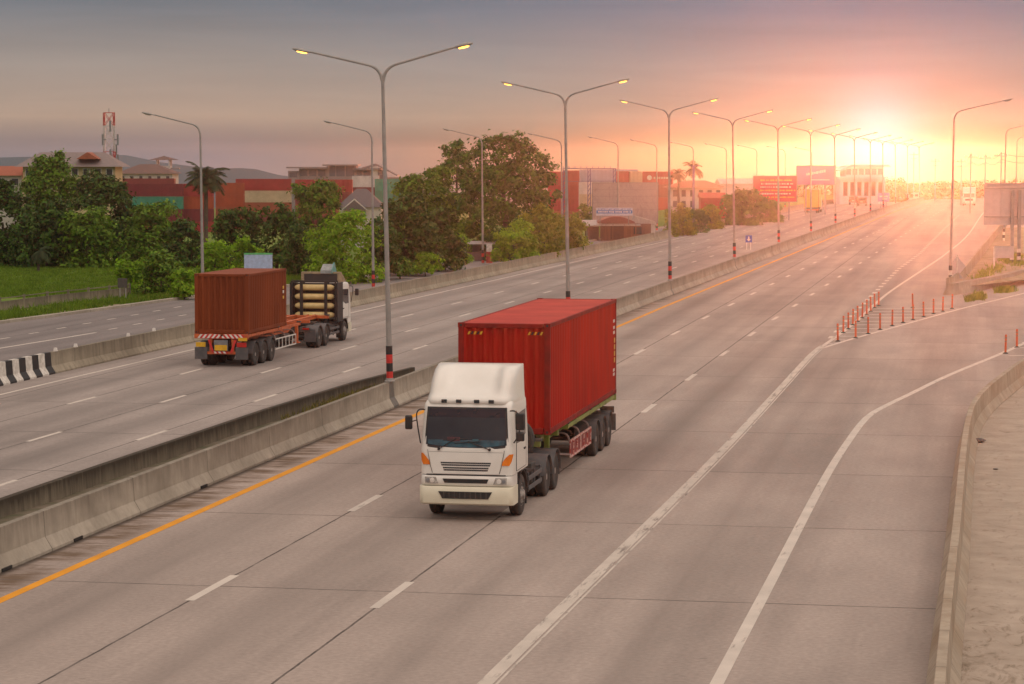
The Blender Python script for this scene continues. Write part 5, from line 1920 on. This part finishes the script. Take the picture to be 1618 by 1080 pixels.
for i in range(6):
    window(r_, X(1335.5 + i * 11), Zz(298), 8.5 * k_, 3.0, 0.0, TRIM, PANE)

# small things along the roads
BLU = mat('blue_sign_face', (0.06, 0.10, 0.46), 0.4)


def road_sign(name, label, p, w, h, zc, face, legs, legm, rz=None, cat='sign', th=0.04):
    r = empty(name, p, TH if rz is None else rz)
    tag(r, label, cat)
    MB().box((0, 0, zc), (w, th, h)).build('board', face, r, bevel=0.008)
    for x in legs:
        MB().box((x, 0.05, (zc + h * 0.3) / 2), (0.07, 0.05, zc + h * 0.3)).build('leg', legm, r)
    return r


p = at(1183, 394, ZL)
r_ = road_sign('arrow_sign', 'small blue sign with white down arrow on two pale legs by the median', p, 0.66, 0.72, zpx(377.5, (p.y) * 1.0) - ZL + 0.05, BLU, (-0.2, 0.2), M['white_gloss'])
zc = r_.children[0].data.vertices[0].co.z + 0.36
mb = MB().prism([(-0.07, zc + 0.24), (0.07, zc + 0.24), (0.07, zc - 0.02), (0.2, zc - 0.02), (0, zc - 0.25), (-0.2, zc - 0.02), (-0.07, zc - 0.02)], -0.03, -0.024, 'y')
mb.build('arrow', M['white_gloss'], r_, smooth=0)
p = at(1396, 330, 0)
r_ = road_sign('direction_sign', 'pale blue road sign board far away under the sun glow', p, 2.1, 1.6, 2.15, mat('faded_blue_board', (0.16, 0.22, 0.5), 0.4), (-0.5, 0.5), M['steel_grey'])
MB().box((0, -0.03, 2.3), (1.5, 0.012, 0.25)).box((0.2, -0.03, 1.85), (0.9, 0.012, 0.2)).build('lettering', M['white_gloss'], r_, smooth=0)
p = far(408.5, 470, 139)
p.z = ZL
r_ = road_sign('sign_board', 'pale blue board with green top edge behind the brown container', p, 1.55, 1.25, zpx(418, 139) - ZL, mat('pale_blue_sheet', (0.42, 0.52, 0.72), 0.45), (-0.55, 0.55), M['steel_grey'])
MB().box((0, -0.005, zpx(400, 139) - ZL), (1.57, 0.07, 0.09)).build('edge_strip', mat('green_strip', (0.12, 0.5, 0.16), 0.5), r_)
p = spot(843.5, 252, ZL)
r_ = road_sign('roadside_sign', 'narrow red and white upright sign in front of the yellow green bushes', p, 0.56, 1.3, zpx(383, 252) - ZL, mat('red_sign_face', (0.5, 0.05, 0.04), 0.5), (0.0,), M['steel_grey'])
MB().box((0, -0.01, zpx(387.5, 252) - ZL), (0.5, 0.05, 0.6)).build('lower_panel', M['white_wall_paint'], r_)
p = spot(191.5, 163, ZL)
r_ = road_sign('notice_board', 'dark square notice board on a thin pole by the lawn fence', p, 0.62, 0.62, zpx(447, 163) - ZL, M['chassis'], (-0.18, 0.2), M['galv'])

# roadside stall and red barrel
p = spot(752, 226, ZL)
r_ = empty('roadside_stall', p, TH + 0.1)
tag(r_, 'grey roofed roadside stall half hidden by bushes', 'stall')
mb = MB()
for x in (-1.7, 1.7):
    for y in (0, 1.6):
        mb.box((x, y, 0.8), (0.08, 0.08, 1.6))
mb.build('posts', M['steel_grey'], r_)
MB().prism([(-0.4, 1.52), (2.1, 1.7), (2.1, 1.76), (-0.4, 1.58)], -2.0, 2.0, 'x').build('roof', R_TIN, r_)
MB().box((0.1, 0.6, 0.4), (2.6, 0.7, 0.75)).build('counter', mat('dusty_maroon_counter', (0.16, 0.09, 0.085), 0.7), r_)
MB().box((-1.2, 0.5, 1.0), (0.6, 0.5, 0.4)).build('crate', W_WHT, r_)
MB().box((0.6, 1.5, 0.95), (1.6, 0.05, 1.0)).build('back_panel', W_GRY, r_)
p = spot(773, 222, ZL)
r_ = empty('red_barrel', p)
tag(r_, 'red barrel beside the roadside stall', 'barrel')
MB().lathe([(0.27, 0), (0.29, 0.03), (0.27, 0.3), (0.29, 0.33), (0.27, 0.36), (0.27, 0.65), (0.29, 0.68), (0.27, 0.71), (0.28, 0.98), (0.25, 1.0)], (0, 0, 0), 'z', 18).build('drum', mat('barrel_red', (0.45, 0.06, 0.04), 0.5), r_)
MB().box((0, 0, 1.35), (0.5, 0.06, 0.7)).build('placard', M['white_wall_paint'], r_)
p = spot(1444, 575, 0)
r_ = empty('guard_booth', p, TH)
tag(r_, 'small white booth among the far trees at the end of the road', 'booth')
MB().box((0, 1, 0.75), (3.0, 2, 1.5)).build('wall', W_WHT, r_)
MB().box((0, 1, 1.56), (3.5, 2.6, 0.14)).build('roof', R_TIN, r_)
MB().box((-0.5, -0.02, 0.85), (0.7, 0.05, 0.8)).build('door', R_RED, r_)
MB().box((0.7, -0.02, 0.95), (0.8, 0.05, 0.5)).build('window', PANE, r_)

# lawn fence
fp = [at(-60, 499, ZL), at(0, 491, ZL), at(75, 481, ZL), at(140, 474, ZL), at(205, 467, ZL)]
r_ = empty('lawn_fence', fp[2], 0)
tag(r_, 'low dark wall fence with pale posts along the lawn', 'fence')
loc = [(q - fp[2]).xy[:] for q in fp]
wall_mb(dense(loc, 1.2), [(0.06, 0), (0.06, 0.55), (-0.06, 0.55), (-0.06, 0)]).build('panel', M['conc_dark'], r_, smooth=0)
for q in dense(loc, 2.6):
    MB().box((q[0], q[1], 0.42), (0.12, 0.12, 0.84)).build('post', M['conc_old'], r_)
mb = MB()
mb.tube([(q[0], q[1], 0.74) for q in dense(loc, 2.6)], 0.03, 6)
mb.build('rail', M['conc_old'], r_)

# big sign seen from behind, right edge
d = 205
p = spot(1603, d, 0.3)
r_ = empty('gantry_sign', p, TH)
tag(r_, 'back of a large grey road sign on posts, cut by the right edge', 'sign')
k_ = d / F
X = lambda px: (px - 1603) * k_
Zz = lambda py: zpx(py, d) - p.z
MB().box((X(1612), 0, (Zz(289) + Zz(355)) / 2), (X(1668) - X(1556), 0.06, Zz(289) - Zz(355))).build('panel', M['sign_back'], r_)
mb = MB()
for py in (289.3, 297, 342, 354.5):
    mb.box((X(1612), -0.08, Zz(py)), (X(1668.4) - X(1555.6), 0.1, 0.10 if py in (297, 342) else 0.07), mi=0 if py in (289.3, 354.5) else 1)
for px in (1556.3, 1583, 1667):
    mb.box((X(px), -0.05, (Zz(289) + Zz(355)) / 2), (0.08, 0.05, Zz(289) - Zz(355) - 0.15))
mb.build('frame', [M['sign_back'], M['galv']], r_, smooth=0)
for px in (1600, 1611, 1650):
    po = MB().box((X(px), -0.2, Zz(300) / 2), (0.26, 0.2, Zz(300))).build('post', M['galv'], r_)
    for i in range(4):
        MB().box((X(px), -0.2, 0.2 + 0.3 * i), (0.27, 0.21, 0.3)).build('painted_band', M['white_wall_paint'] if i % 2 else M['black_paint'], po)

p = at(1512, 457, 0)
r_ = empty('chevron_sign', p, TH + 0.15)
tag(r_, 'diamond shaped sign seen from behind on a pale post at the island nose', 'sign')
s_ = 171 / F
MB().box((0, 0, 55 * s_ / 2), (0.09, 0.06, 55 * s_)).build('post', M['white_wall_paint'], r_)
mb = MB().prism([(-0.62, 1.55), (0, 2.25), (0.62, 1.55), (0, 0.85)], 0.05, 0.09, 'y')
mb.build('board', M['sign_back'], r_, smooth=0)
mb = MB().prism([(-0.52, 0.72), (0.52, 0.72), (0.0, 1.3)], 0.1, 0.13, 'y')
mb.build('lower_board', M['sign_back'], r_, smooth=0)
p = spot(1573, 192, 0.3)
r_ = empty('small_sign', p, TH)
tag(r_, 'small grey sign back on a white post below the big sign', 'sign')
MB().box((0, 0, (zpx(390, 192) - 0.3) / 2), (0.13, 0.1, zpx(390, 192) - 0.3)).build('post', M['white_wall_paint'], r_)
MB().box((0.75, 0.07, zpx(398, 192) - 0.3), (1.5, 0.05, 0.9)).build('board', M['sign_back'], r_)

# utility poles and their wires
for i, (px, d, pt) in enumerate(((1534, 420, 242), (1557, 440, 244), (1582, 400, 240), (1478, 560, 250), (1444, 620, 240), (1519, 500, 250))):
    s = spot(px, d)
    r_ = empty('utility_pole', s, TH + 0.2)
    tag(r_, 'slim utility pole with crossarm in the haze, %s' % ('just left of the big sign back', 'second from the big sign edge', 'rightmost, above the big sign back', 'beside the last round tree', 'near the white booth', 'above the far white lorry')[i], 'utility pole', 'utility poles in the haze')
    hz = zpx(pt, d) - s.z
    MB().tube([(0, 0, 0), (0, 0, hz)], 0.13, 8, 0.08).build('pole', W_GRY, r_)
    MB().box((0, 0.1, hz - 0.6), (2.2, 0.07, 0.08)).box((0, 0.1, hz - 1.6), (1.6, 0.07, 0.07)).build('crossarm', W_GRY, r_)
    mb = MB()
    for x in (-1.1, -0.4, 0.4, 1.1):
        mb.lathe([(0.07, 0), (0.09, 0.1), (0.04, 0.22)], (x, 0.1, hz - 0.56), 'z', 8)
    mb.build('insulators', M['white_gloss'], r_)
wire = MB()
for (pa, da, ya), (pb, db, yb) in (((1534, 420, 243), (1557, 440, 245)), ((1557, 440, 245), (1582, 400, 241)), ((1582, 400, 241), (1660, 380, 236)), ((1519, 500, 251), (1534, 420, 243))):
    for dz in (0, -1.0):
        a = far(pa, ya, da) + Vector((0, 0, dz))
        b = far(pb, yb, db) + Vector((0, 0, dz))
        wire.tube([a.lerp(b, t) - Vector((0, 0, 0.8 * 4 * t * (1 - t))) for t in np.linspace(0, 1, 9)], 0.03, 5)
tag(wire.build('power_lines', M['black']), 'sagging overhead wires strung between the utility poles', 'wires')

# loose stones on the verge
for i, (px, py, s_) in enumerate(((1545, 699, 0.16), (1573, 742, 0.05))):
    p = at(px, py, 0.03)
    mb = MB()
    rl = random.Random(i)
    rows = []
    for j in range(7):
        a = pi * j / 6
        rows.append([(1.5 * s_ * sin(a) * cos(2 * pi * k / 10) * rl.uniform(0.85, 1.1), s_ * sin(a) * sin(2 * pi * k / 10) * rl.uniform(0.85, 1.1), s_ * 0.5 * (1 - cos(a)) * 0.9) for k in range(10)])
    for r2 in rows:
        r2.append(r2[0])
    o = mb.grid(rows).build('stone', mat('dark_stone', (0.13, 0.11, 0.10), 0.9), loc=p)
    tag(o, ['dark stone lying on the paving outside the tan wall', 'tiny pebble on the paving nearer than the dark stone'][i], 'stone')

# distant hills
mb = MB()
ridge = [(-900, 262), (-500, 252), (-200, 257), (-60, 250), (60, 247), (150, 243), (200, 245), (255, 256), (300, 262), (345, 266), (380, 265), (405, 267), (440, 276), (500, 284), (600, 292), (700, 300)]
rows = []
dd = 850
for px, py in ridge:
    p = far(px, YH, dd)
    back = far(px, YH, dd + 40)
    rows.append([(p.x, p.y - 40, -14), (p.x, p.y - 20, (zpx(py, dd) - 4) * 0.5 - 3), (p.x, p.y, zpx(py, dd)), (back.x, back.y, -14)])
mb.grid(rows)
structure(mb.build('hills', mat('hill_haze_blue', (0.085, 0.13, 0.16), 0.95, c2=(0.065, 0.105, 0.125), scale=0.03)))  # blue of the distant haze painted into the hill colour

# ------------------------------------------------------------------ plants


def quads_mesh(name, V, m):
    """V: (n,4,3) array of separate quads"""
    n_ = len(V)
    me = bpy.data.meshes.new(name)
    me.vertices.add(n_ * 4)
    me.vertices.foreach_set('co', V.reshape(-1).astype(np.float32))
    me.loops.add(n_ * 4)
    me.loops.foreach_set('vertex_index', np.arange(n_ * 4, dtype=np.int32))
    me.polygons.add(n_)
    me.polygons.foreach_set('loop_start', np.arange(0, n_ * 4, 4, dtype=np.int32))
    me.update(calc_edges=True)
    me.validate()
    me.materials.append(m)
    return me


def leaf_cloud(lobes, dens, size, seed, up=0.35):
    """leaf quads gathered in clumps on the lobes (cx,cy,cz,rx,ry,rz)"""
    g_ = np.random.default_rng(seed)
    out = []
    for (cx, cy, cz, rx, ry, rz) in lobes:
        area = 4 * pi * ((rx * ry) ** 1.6 / 3 + (rx * rz) ** 1.6 / 3 + (ry * rz) ** 1.6 / 3) ** (1 / 1.6)
        n_ = int(area * dens)
        ncl = max(6, int(area / 1.1))
        u = g_.normal(size=(ncl, 3))
        u /= np.linalg.norm(u, axis=1)[:, None]
        u[:, 2] = np.where(u[:, 2] < -0.55, -u[:, 2], u[:, 2])
        rad = g_.uniform(0.72, 1.08, ncl)[:, None]
        cc = u * rad * np.array([rx, ry, rz]) + np.array([cx, cy, cz])
        csz = g_.uniform(0.22, 0.55, ncl) * (min(rx, ry, rz) ** 0.5) * 0.62
        idx = g_.integers(0, ncl, n_)
        off = g_.normal(size=(n_, 3)) * csz[idx][:, None] * np.array([1, 1, 0.72])
        c = cc[idx] + off
        nrm = u[idx] * 0.5 + off / (np.linalg.norm(off, axis=1)[:, None] + 1e-6) * 0.55 + g_.normal(size=(n_, 3)) * 0.45 + np.array([0, 0, up])
        nrm /= np.linalg.norm(nrm, axis=1)[:, None]
        t = np.cross(nrm, g_.normal(size=(n_, 3)))
        t /= np.linalg.norm(t, axis=1)[:, None] + 1e-9
        b = np.cross(nrm, t)
        s = (size * g_.uniform(0.6, 1.35, n_))[:, None]
        L_ = t * s
        W_ = b * s * 0.5
        bend = nrm * s * 0.18
        q = np.stack([c - L_, c + W_ + bend * 0.4, c + L_ - bend, c - W_ + bend * 0.4], axis=1)
        out.append(q)
    return np.concatenate(out)


def trunk_mb(h, r, limbs, lean, rl):
    mb = MB()
    top = Vector((lean[0], lean[1], h))
    mb.tube([(0, 0, -0.3), (lean[0] * 0.2, lean[1] * 0.2, h * 0.35), (lean[0] * 0.6, lean[1] * 0.6, h * 0.7), top[:]], r, 9, r * 0.45)
    for tip in limbs:
        a = Vector((lean[0] * 0.5, lean[1] * 0.5, h * rl.uniform(0.45, 0.8)))
        tip = Vector(tip)
        mid = a.lerp(tip, 0.5) + Vector((rl.uniform(-0.3, 0.3), rl.uniform(-0.3, 0.3), 0.3))
        mb.tube([a[:], mid[:], tip[:]], r * 0.42, 7, r * 0.12)
    return mb


TREE_N = [0]


def tree(label, px, w, pt, pb, d, m, group=None, nl=9, dens=24, size=0.2, name='tree', cat='tree', shape=1.0, z=None, lobes_px=None):
    """crown between photo rows pt and pb, w pixels wide, at depth d"""
    TREE_N[0] += 1
    seed = 100 + TREE_N[0]
    rl = random.Random(seed)
    s = spot(px, d, z)
    k = d / F
    r = empty(name, s, rl.uniform(0, 0.4))
    tag(r, label, cat, group)
    z0, z1 = zpx(pb, d) - s.z, zpx(pt, d) - s.z
    W_ = w * k / 2
    hgt = z1 - z0
    lobes = []
    if lobes_px:
        r.rotation_euler.z = TH
        for (lx, ly, lw, lh, dy) in lobes_px:
            lobes.append(((lx - px) * k, dy, zpx(ly, d) - s.z, lw * k / 2, lw * k / 2 * 0.9, lh * k / 2))
    else:
        cz = z0 + hgt * 0.5
        lobes.append((0, 0, cz - hgt * 0.05, W_ * 0.66, W_ * 0.66, hgt * 0.40))
        for i in range(7):                       # low skirt of branches
            a = 2 * pi * i / 7 + rl.uniform(-0.3, 0.3)
            lobes.append((W_ * 0.62 * cos(a), W_ * 0.6 * sin(a), z0 + hgt * rl.uniform(0.03, 0.14), W_ * 0.36, W_ * 0.36, hgt * 0.17))
        for i in range(nl):
            a = 2 * pi * i / nl + rl.uniform(-0.3, 0.3)
            zz = rl.uniform(-0.34, 0.36)
            rr = W_ * (0.62 - 0.38 * max(0, zz) * shape) * rl.uniform(0.8, 1.1)
            sz = rl.uniform(0.26, 0.40)
            lobes.append((rr * cos(a), rr * sin(a) * 0.9, cz + zz * hgt, W_ * sz, W_ * sz, min(hgt * sz * 0.62, W_ * sz * 1.1)))
        for q in range(max(2, nl // 3)):
            lobes.append((rl.uniform(-0.3, 0.3) * W_, rl.uniform(-0.3, 0.3) * W_, z1 - hgt * rl.uniform(0.14, 0.22), W_ * 0.30, W_ * 0.30, hgt * 0.15))
    me = quads_mesh('crown', leaf_cloud(lobes, dens * (0.2 / size) ** 2, size, seed), m)
    o = bpy.data.objects.new('crown', me)
    col.objects.link(o)
    o.parent = r
    tips = [(l[0] * 0.7, l[1] * 0.7, l[2]) for l in lobes[1:6]]
    trunk_mb(z0 + hgt * 0.5, max(0.07, hgt * 0.028), tips, (rl.uniform(-0.3, 0.3), rl.uniform(-0.3, 0.3)), rl).build('trunk', M['bark'], r)
    return r


GL = 'trees behind the lawn'
tree('dark bushy tree at the left edge behind the lawn', 8, 120, 284, 418, 219, L_DARK, GL)
tree('tall tree with loose crown, highest of the trees behind the lawn', 85, 112, 236, 400, 234, L_MID, GL, 11, shape=1.6)
tree('dark low tree behind the small lawn palm', 72, 120, 318, 420, 215, L_DARK, GL)
tree('wide dark tree between the tall loose tree and the teal container', 168, 135, 276, 412, 226, L_DARK, GL, 11)
tree('mid green tree at the back edge of the lawn, right of the small palm', 138, 90, 338, 420, 214, L_MID, GL)
tree('round green tree in front of the teal container', 238, 112, 322, 420, 222, L_MID, GL)
tree('dark small tree left of the leftmost street lamp', 288, 72, 345, 430, 214, L_DARK, GL)
GB = 'bushes along the frontage road'
tree('bright low bush at the right end of the lawn fence', 207, 62, 414, 468, 172, L_BRIGHT, GB, 7, size=0.15, name='bush', cat='bush')
tree('bright bush right of the fence end, taller of the pair', 254, 86, 402, 470, 168, L_MID, GB, 8, size=0.15, name='bush', cat='bush')
tree('low bush left of the brown container', 290, 52, 428, 468, 163, L_BRIGHT, GB, 6, size=0.14, name='bush', cat='bush')
tree('bright bush right of the leftmost street lamp', 338, 60, 382, 436, 185, L_BRIGHT, GB, 7, size=0.15, name='bush', cat='bush')
tree('dark tree above the brown container', 374, 96, 328, 430, 204, L_DARK, None)
tree('dark tree above the empty part of the orange trailer', 436, 92, 322, 432, 202, L_DARK, None)
tree('small yellow green shrub above the brown container', 392, 56, 374, 430, 187, L_BRIGHT, GB, 6, size=0.15, name='bush', cat='bush')
tree('round crowned tree left of the dark gabled roof', 500, 92, 288, 380, 265, L_MID, None, 9)
tree('dark undergrowth tree between brown container and bright bush', 470, 60, 350, 432, 195, L_DARK, None, 7)
tree('large bright green bush behind the truck with gas bottles', 541, 128, 335, 446, 186, L_BRIGHT, None, 11, 14, 0.17, name='bush', cat='bush')
tree('dark green tree right of the bright bush, behind the front lamp post', 640, 112, 304, 424, 198, L_DARK, None, 10)
tree('dark low tree squeezed between bright bush and front lamp post', 602, 70, 345, 430, 190, L_DARK, None, 7)
tree('dark tree left of the roadside stall', 692, 92, 330, 424, 205, L_DARK, None, 9)
tree('mid green tree leaning on the left side of the tallest tree', 688, 92, 260, 385, 238, L_MID, None, 10)
tree('mid green tree filling the gap left of the tallest tree', 652, 84, 272, 392, 232, L_MID, None, 10)
tree('tallest dark tree of the photo with ragged crown', 800, 160, 208, 385, 232, L_OLIVE, None, 12, 26, 0.2, lobes_px=[
    (800, 320, 120, 110, 0), (770, 240, 46, 42, -0.5), (800, 250, 60, 60, 0.5), (828, 235, 36, 40, 0), (745, 262, 50, 46, 0.6), (845, 268, 56, 50, -0.3), (818, 285, 80, 60, -1.2),
    (768, 292, 72, 60, -1), (858, 305, 46, 60, 0), (838, 330, 70, 60, -1.2), (780, 345, 80, 60, -1.2), (748, 320, 52, 70, -0.4), (850, 352, 46, 46, -0.6), (790, 222, 22, 22, 0), (822, 219, 24, 22, 0.2), (806, 228, 26, 24, -0.2), (864, 285, 26, 26, 0.2)])
tree('thin topped tree behind the left shoulder of the tallest tree', 722, 76, 220, 330, 246, L_OLIVE, None, 9, 16, 0.2, shape=1.5)
tree('bright bush right of the red barrel', 812, 84, 352, 408, 218, L_BRIGHT, GB, 8, size=0.16, name='bush', cat='bush')
tree('yellow green bush below the red containers', 852, 84, 322, 400, 226, L_YELLOW, GB, 8, size=0.16, name='bush', cat='bush')
tree('yellow green bush beside the lamp post in front of the shop', 897, 56, 340, 396, 238, L_YELLOW, GB, 7, size=0.17, name='bush', cat='bush')
tree('bright bush left of the roadside stall', 722, 50, 370, 414, 208, L_BRIGHT, GB, 6, size=0.15, name='bush', cat='bush')
tree('low bush at the kerb below the dark tree left of the stall', 672, 60, 400, 428, 196, L_BRIGHT, GB, 6, size=0.14, name='bush', cat='bush')
tree('low bush at the kerb behind the front lamp post', 632, 44, 404, 432, 192, L_MID, GB, 6, size=0.14, name='bush', cat='bush')
tree('dark undergrowth behind the roadside stall', 748, 90, 348, 408, 231, L_MID, GB, 8, size=0.18, name='bush', cat='bush')
tree('dark undergrowth at the foot of the tallest tree', 800, 84, 362, 408, 227, L_DARK, GB, 8, size=0.18, name='bush', cat='bush')
tree('rounded bush between the roadside sign and the lamp post', 866, 56, 352, 402, 229, L_MID, GB, 7, size=0.17, name='bush', cat='bush')
tree('low olive bush in front of the white house', 1100, 44, 332, 366, 318, L_OLIVE, None, 6, size=0.22, name='bush', cat='bush')
tree('dark bush below the red billboard', 1212, 60, 312, 352, 372, L_OLIVE, None, 6, size=0.26, name='bush', cat='bush')
tree('dark bush between the lattice posts', 925, 40, 322, 352, 305, L_MID, None, 6, size=0.2, name='bush', cat='bush')
tree('yellow green bush at the left end of the shop', 915, 34, 352, 390, 262, L_YELLOW, GB, 6, size=0.17, name='bush', cat='bush')
tree('pointed yellow green tree right of the red container tower', 1080, 40, 318, 372, 305, L_YELLOW, None, 6, size=0.2, shape=2.0)
tree('slim yellow green tree beside the red container tower', 1060, 28, 328, 374, 300, L_YELLOW, None, 5, size=0.2, shape=2.0)
tree('olive tree left of the red billboard', 1172, 74, 298, 356, 355, L_OLIVE, None, 8, size=0.26)
tree('low yellow bush in front of the red shed', 1122, 56, 324, 362, 335, L_YELLOW, None, 6, size=0.24, name='bush', cat='bush')
GF = 'trees at the end of the road'
tree('far tree right of the white modern building', 1420, 44, 282, 322, 560, L_OLIVE, GF, 8, 8, 0.34)
tree('far round tree beside the white booth', 1479, 46, 286, 322, 590, L_OLIVE, GF, 8, 8, 0.34)
tree('far low tree left of the white lorry', 1510, 26, 298, 324, 580, L_MID, GF, 6, 8, 0.34)
tree('far tree behind the white lorry', 1546, 46, 292, 326, 600, L_OLIVE, GF, 8, 8, 0.34)
tree('far tree behind the top of the big sign back', 1590, 60, 284, 330, 560, L_OLIVE, GF, 8, 8, 0.34)
tree('low far tree behind the white booth', 1448, 36, 300, 322, 640, L_OLIVE, GF, 6, 8, 0.34)
wood = []
for i in range(46):
    px = 900 + i * 17
    dd = 660 + random.uniform(-30, 70)
    p = spot(px, dd)
    wood.append((p.x, p.y, p.z + 1.6, 3.2, 2.4, random.uniform(1.8, 3.4)))
me = quads_mesh('far_woods', leaf_cloud(wood, 7, 0.42, 900), L_OLIVE)
o = bpy.data.objects.new('far_woods', me)
col.objects.link(o)
tag(o, 'distant belt of woods closing the view behind the road', 'woods', None, 'stuff')


def palm(label, px, pb, pt, d, nf, L_, seed, trunk_r=0.16, z=None, droop=1.0, m=None):
    rl = random.Random(seed)
    s = spot(px, d, z)
    hz = zpx(pt, d) - s.z
    r = empty('palm_tree', s, TH)
    tag(r, label, 'palm')
    lean = rl.uniform(-0.3, 0.3)
    mb = MB()
    mb.tube([(0, 0, -0.2), (lean * 0.3, 0, hz * 0.4), (lean * 0.8, 0, hz * 0.8), (lean, 0, hz)], trunk_r * 1.25, 9, trunk_r * 0.8)
    mb.build('trunk', M['bark'], r)
    Q = []
    g_ = np.random.default_rng(seed)
    for i in range(nf):
        a = 2 * pi * i / nf + rl.uniform(-0.15, 0.15)
        el_ = rl.uniform(-0.2, 1.3)
        ll = L_ * rl.uniform(0.8, 1.1)
        p = Vector((lean, 0, hz))
        dirn = Vector((cos(a) * cos(el_), sin(a) * cos(el_), sin(el_)))
        steps = 16
        for j in range(steps):
            t = j / steps
            dirn = (dirn + Vector((0, 0, -0.085 * droop * (1 + t)))).normalized()
            q = p + dirn * (ll / steps)
            sd = dirn.cross(Vector((0, 0, 1)))
            sd = sd.normalized() if sd.length > 1e-3 else Vector((1, 0, 0))
            upv = sd.cross(dirn)
            w_ = 0.03
            Q.append([(p - sd * w_)[:], (p + sd * w_)[:], (q + sd * w_)[:], (q - sd * w_)[:]])
            lw = ll * 0.24 * (sin(pi * min(1, t * 0.9 + 0.12)) ** 0.6)
            for sg in (-1, 1):
                for f_ in (0.1, 0.45, 0.8):
                    b0 = p.lerp(q, f_)
                    tip = b0 + sd * sg * lw * rl.uniform(0.8, 1.1) + dirn * lw * 0.55 - Vector((0, 0, lw * rl.uniform(0.25, 0.6)))
                    wv = dirn * 0.05 * (L_ / 3)
                    Q.append([(b0 - wv)[:], (b0 + wv)[:], (tip + wv * 0.3)[:], (tip - wv * 0.3)[:]])
            p = q
    me = quads_mesh('crown', np.array(Q), m or L_PALM)
    o = bpy.data.objects.new('crown', me)
    col.objects.link(o)
    o.parent = r


palm('coconut palm rising in front of the stacked containers', 324, 400, 282, 262, 38, 2.7, 5, 0.22, droop=0.8)
palm('small young palm standing on the lawn', 58, 430, 396, 206, 12, 1.5, 6, 0.10, droop=1.3)
palm('lower of the two far palms, left one', 1073, 340, 274, 425, 22, 2.0, 8, 0.2)
palm('taller of the two far palms, behind the steel post', 1096, 340, 266, 418, 24, 2.2, 9, 0.2)


def blades(pts, hgt, wid, seed):
    g_ = np.random.default_rng(seed)
    P = np.array(pts)
    n_ = len(P)
    a = g_.uniform(0, 2 * pi, n_)
    d_ = np.stack([np.cos(a), np.sin(a), np.zeros(n_)], 1)
    h_ = hgt * g_.uniform(0.4, 1.2, n_)
    ln = np.stack([g_.normal(0, 0.35, n_), g_.normal(0, 0.35, n_), np.ones(n_)], 1) * h_[:, None]
    w_ = wid * g_.uniform(0.6, 1.3, n_)[:, None]
    return np.stack([P - d_ * w_, P + d_ * w_, P + ln + d_ * w_ * 0.25, P + ln - d_ * w_ * 0.25], 1)


def stuff(name, Q, m, label, cat):
    o = bpy.data.objects.new(name, quads_mesh(name, Q, m))
    col.objects.link(o)
    tag(o, label, cat, None, 'stuff')


rl = random.Random(21)
pts = []
for i in range(900):                                 # rank weeds between kerb and lawn
    y = rl.uniform(118, 205)
    x = interp(sorted(fr_pts, key=lambda q: q[1]), y) - rl.choice((rl.uniform(1.0, 3.2), rl.uniform(1.0, 7.0)))
    for k in range(26):
        xx, yy = x + rl.gauss(0, 0.28), y + rl.gauss(0, 0.35)
        pts.append((xx, yy, ground_z(xx, yy)))
stuff('verge_weeds', blades(pts, 0.34, 0.035, 1), L_GRASS, 'rank green weeds between the kerb and the lawn fence', 'weeds')
pts = []
for i in range(3200):                                # lawn
    p = at(rl.uniform(-20, 300), rl.uniform(414, 470), -0.35)
    for k in range(14):
        pts.append((p.x + rl.gauss(0, 0.3), p.y + rl.gauss(0, 0.6), -0.35))
stuff('lawn_grass', blades(pts, 0.16, 0.035, 2), L_GRASS, 'short green grass of the lawn in front of the trees', 'grass')
pts = []
for i in range(110):                                 # weeds in the median gap
    y = rl.choice((rl.uniform(76, 90), rl.uniform(80, 88)))
    for k in range(10):
        pts.append((-21.3 + rl.gauss(0, 0.3), y + rl.gauss(0, 0.12), 0.5))
stuff('median_weeds', blades(pts, 0.2, 0.02, 3), L_STRAW, 'dry weeds growing in the gap between the two median walls', 'weeds')
pts = []
for px, py, n_ in ((1532, 474, 60), (1545, 472, 60), (1548, 468, 50), (1580, 461, 60), (1588, 460, 60), (1596, 459, 40)):
    for i in range(n_):
        p = at(px + rl.gauss(0, 4), py + rl.gauss(0, 1.2), 0.0)
        for k in range(5):
            pts.append((p.x + rl.gauss(0, 0.07), p.y + rl.gauss(0, 0.2), 0.0))
for px, py, n_ in ((1560, 432, 50), (1575, 425, 70), (1590, 412, 90), (1606, 408, 90), (1612, 418, 70), (1550, 440, 40)):
    for i in range(n_):
        p = at(px + rl.gauss(0, 6), py + rl.gauss(0, 3), 0.4)
        for k in range(5):
            pts.append((p.x + rl.gauss(0, 0.1), p.y + rl.gauss(0, 0.4), 0.4))
stuff('island_weeds', blades(pts, 0.32, 0.03, 4), L_YELLOW, 'straw coloured weeds on the island and along its low wall', 'weeds')

# ------------------------------------------------------------------ air
mb = MB().box((-90, 415, -1.05), (1640, 1090, 29.6))
hz_o = mb.build('haze', [], fix=True, smooth=0)
hm = bpy.data.materials.new('haze_air')
hm.use_nodes = True
ht = hm.node_tree
ht.nodes.remove(ht.nodes['Principled BSDF'])
pv = ht.nodes.new('ShaderNodeVolumePrincipled')
pv.inputs['Color'].default_value = (0.97, 0.95, 0.93, 1)
pv.inputs['Density'].default_value = 0.00022
pv.inputs['Anisotropy'].default_value = 0.92
ht.links.new(pv.outputs[0], ht.nodes['Material Output'].inputs['Volume'])
hz_o.data.materials.append(hm)
structure(hz_o, 'stuff')
tag(hz_o, 'warm evening haze filling the air over the road', 'haze', None, 'stuff')
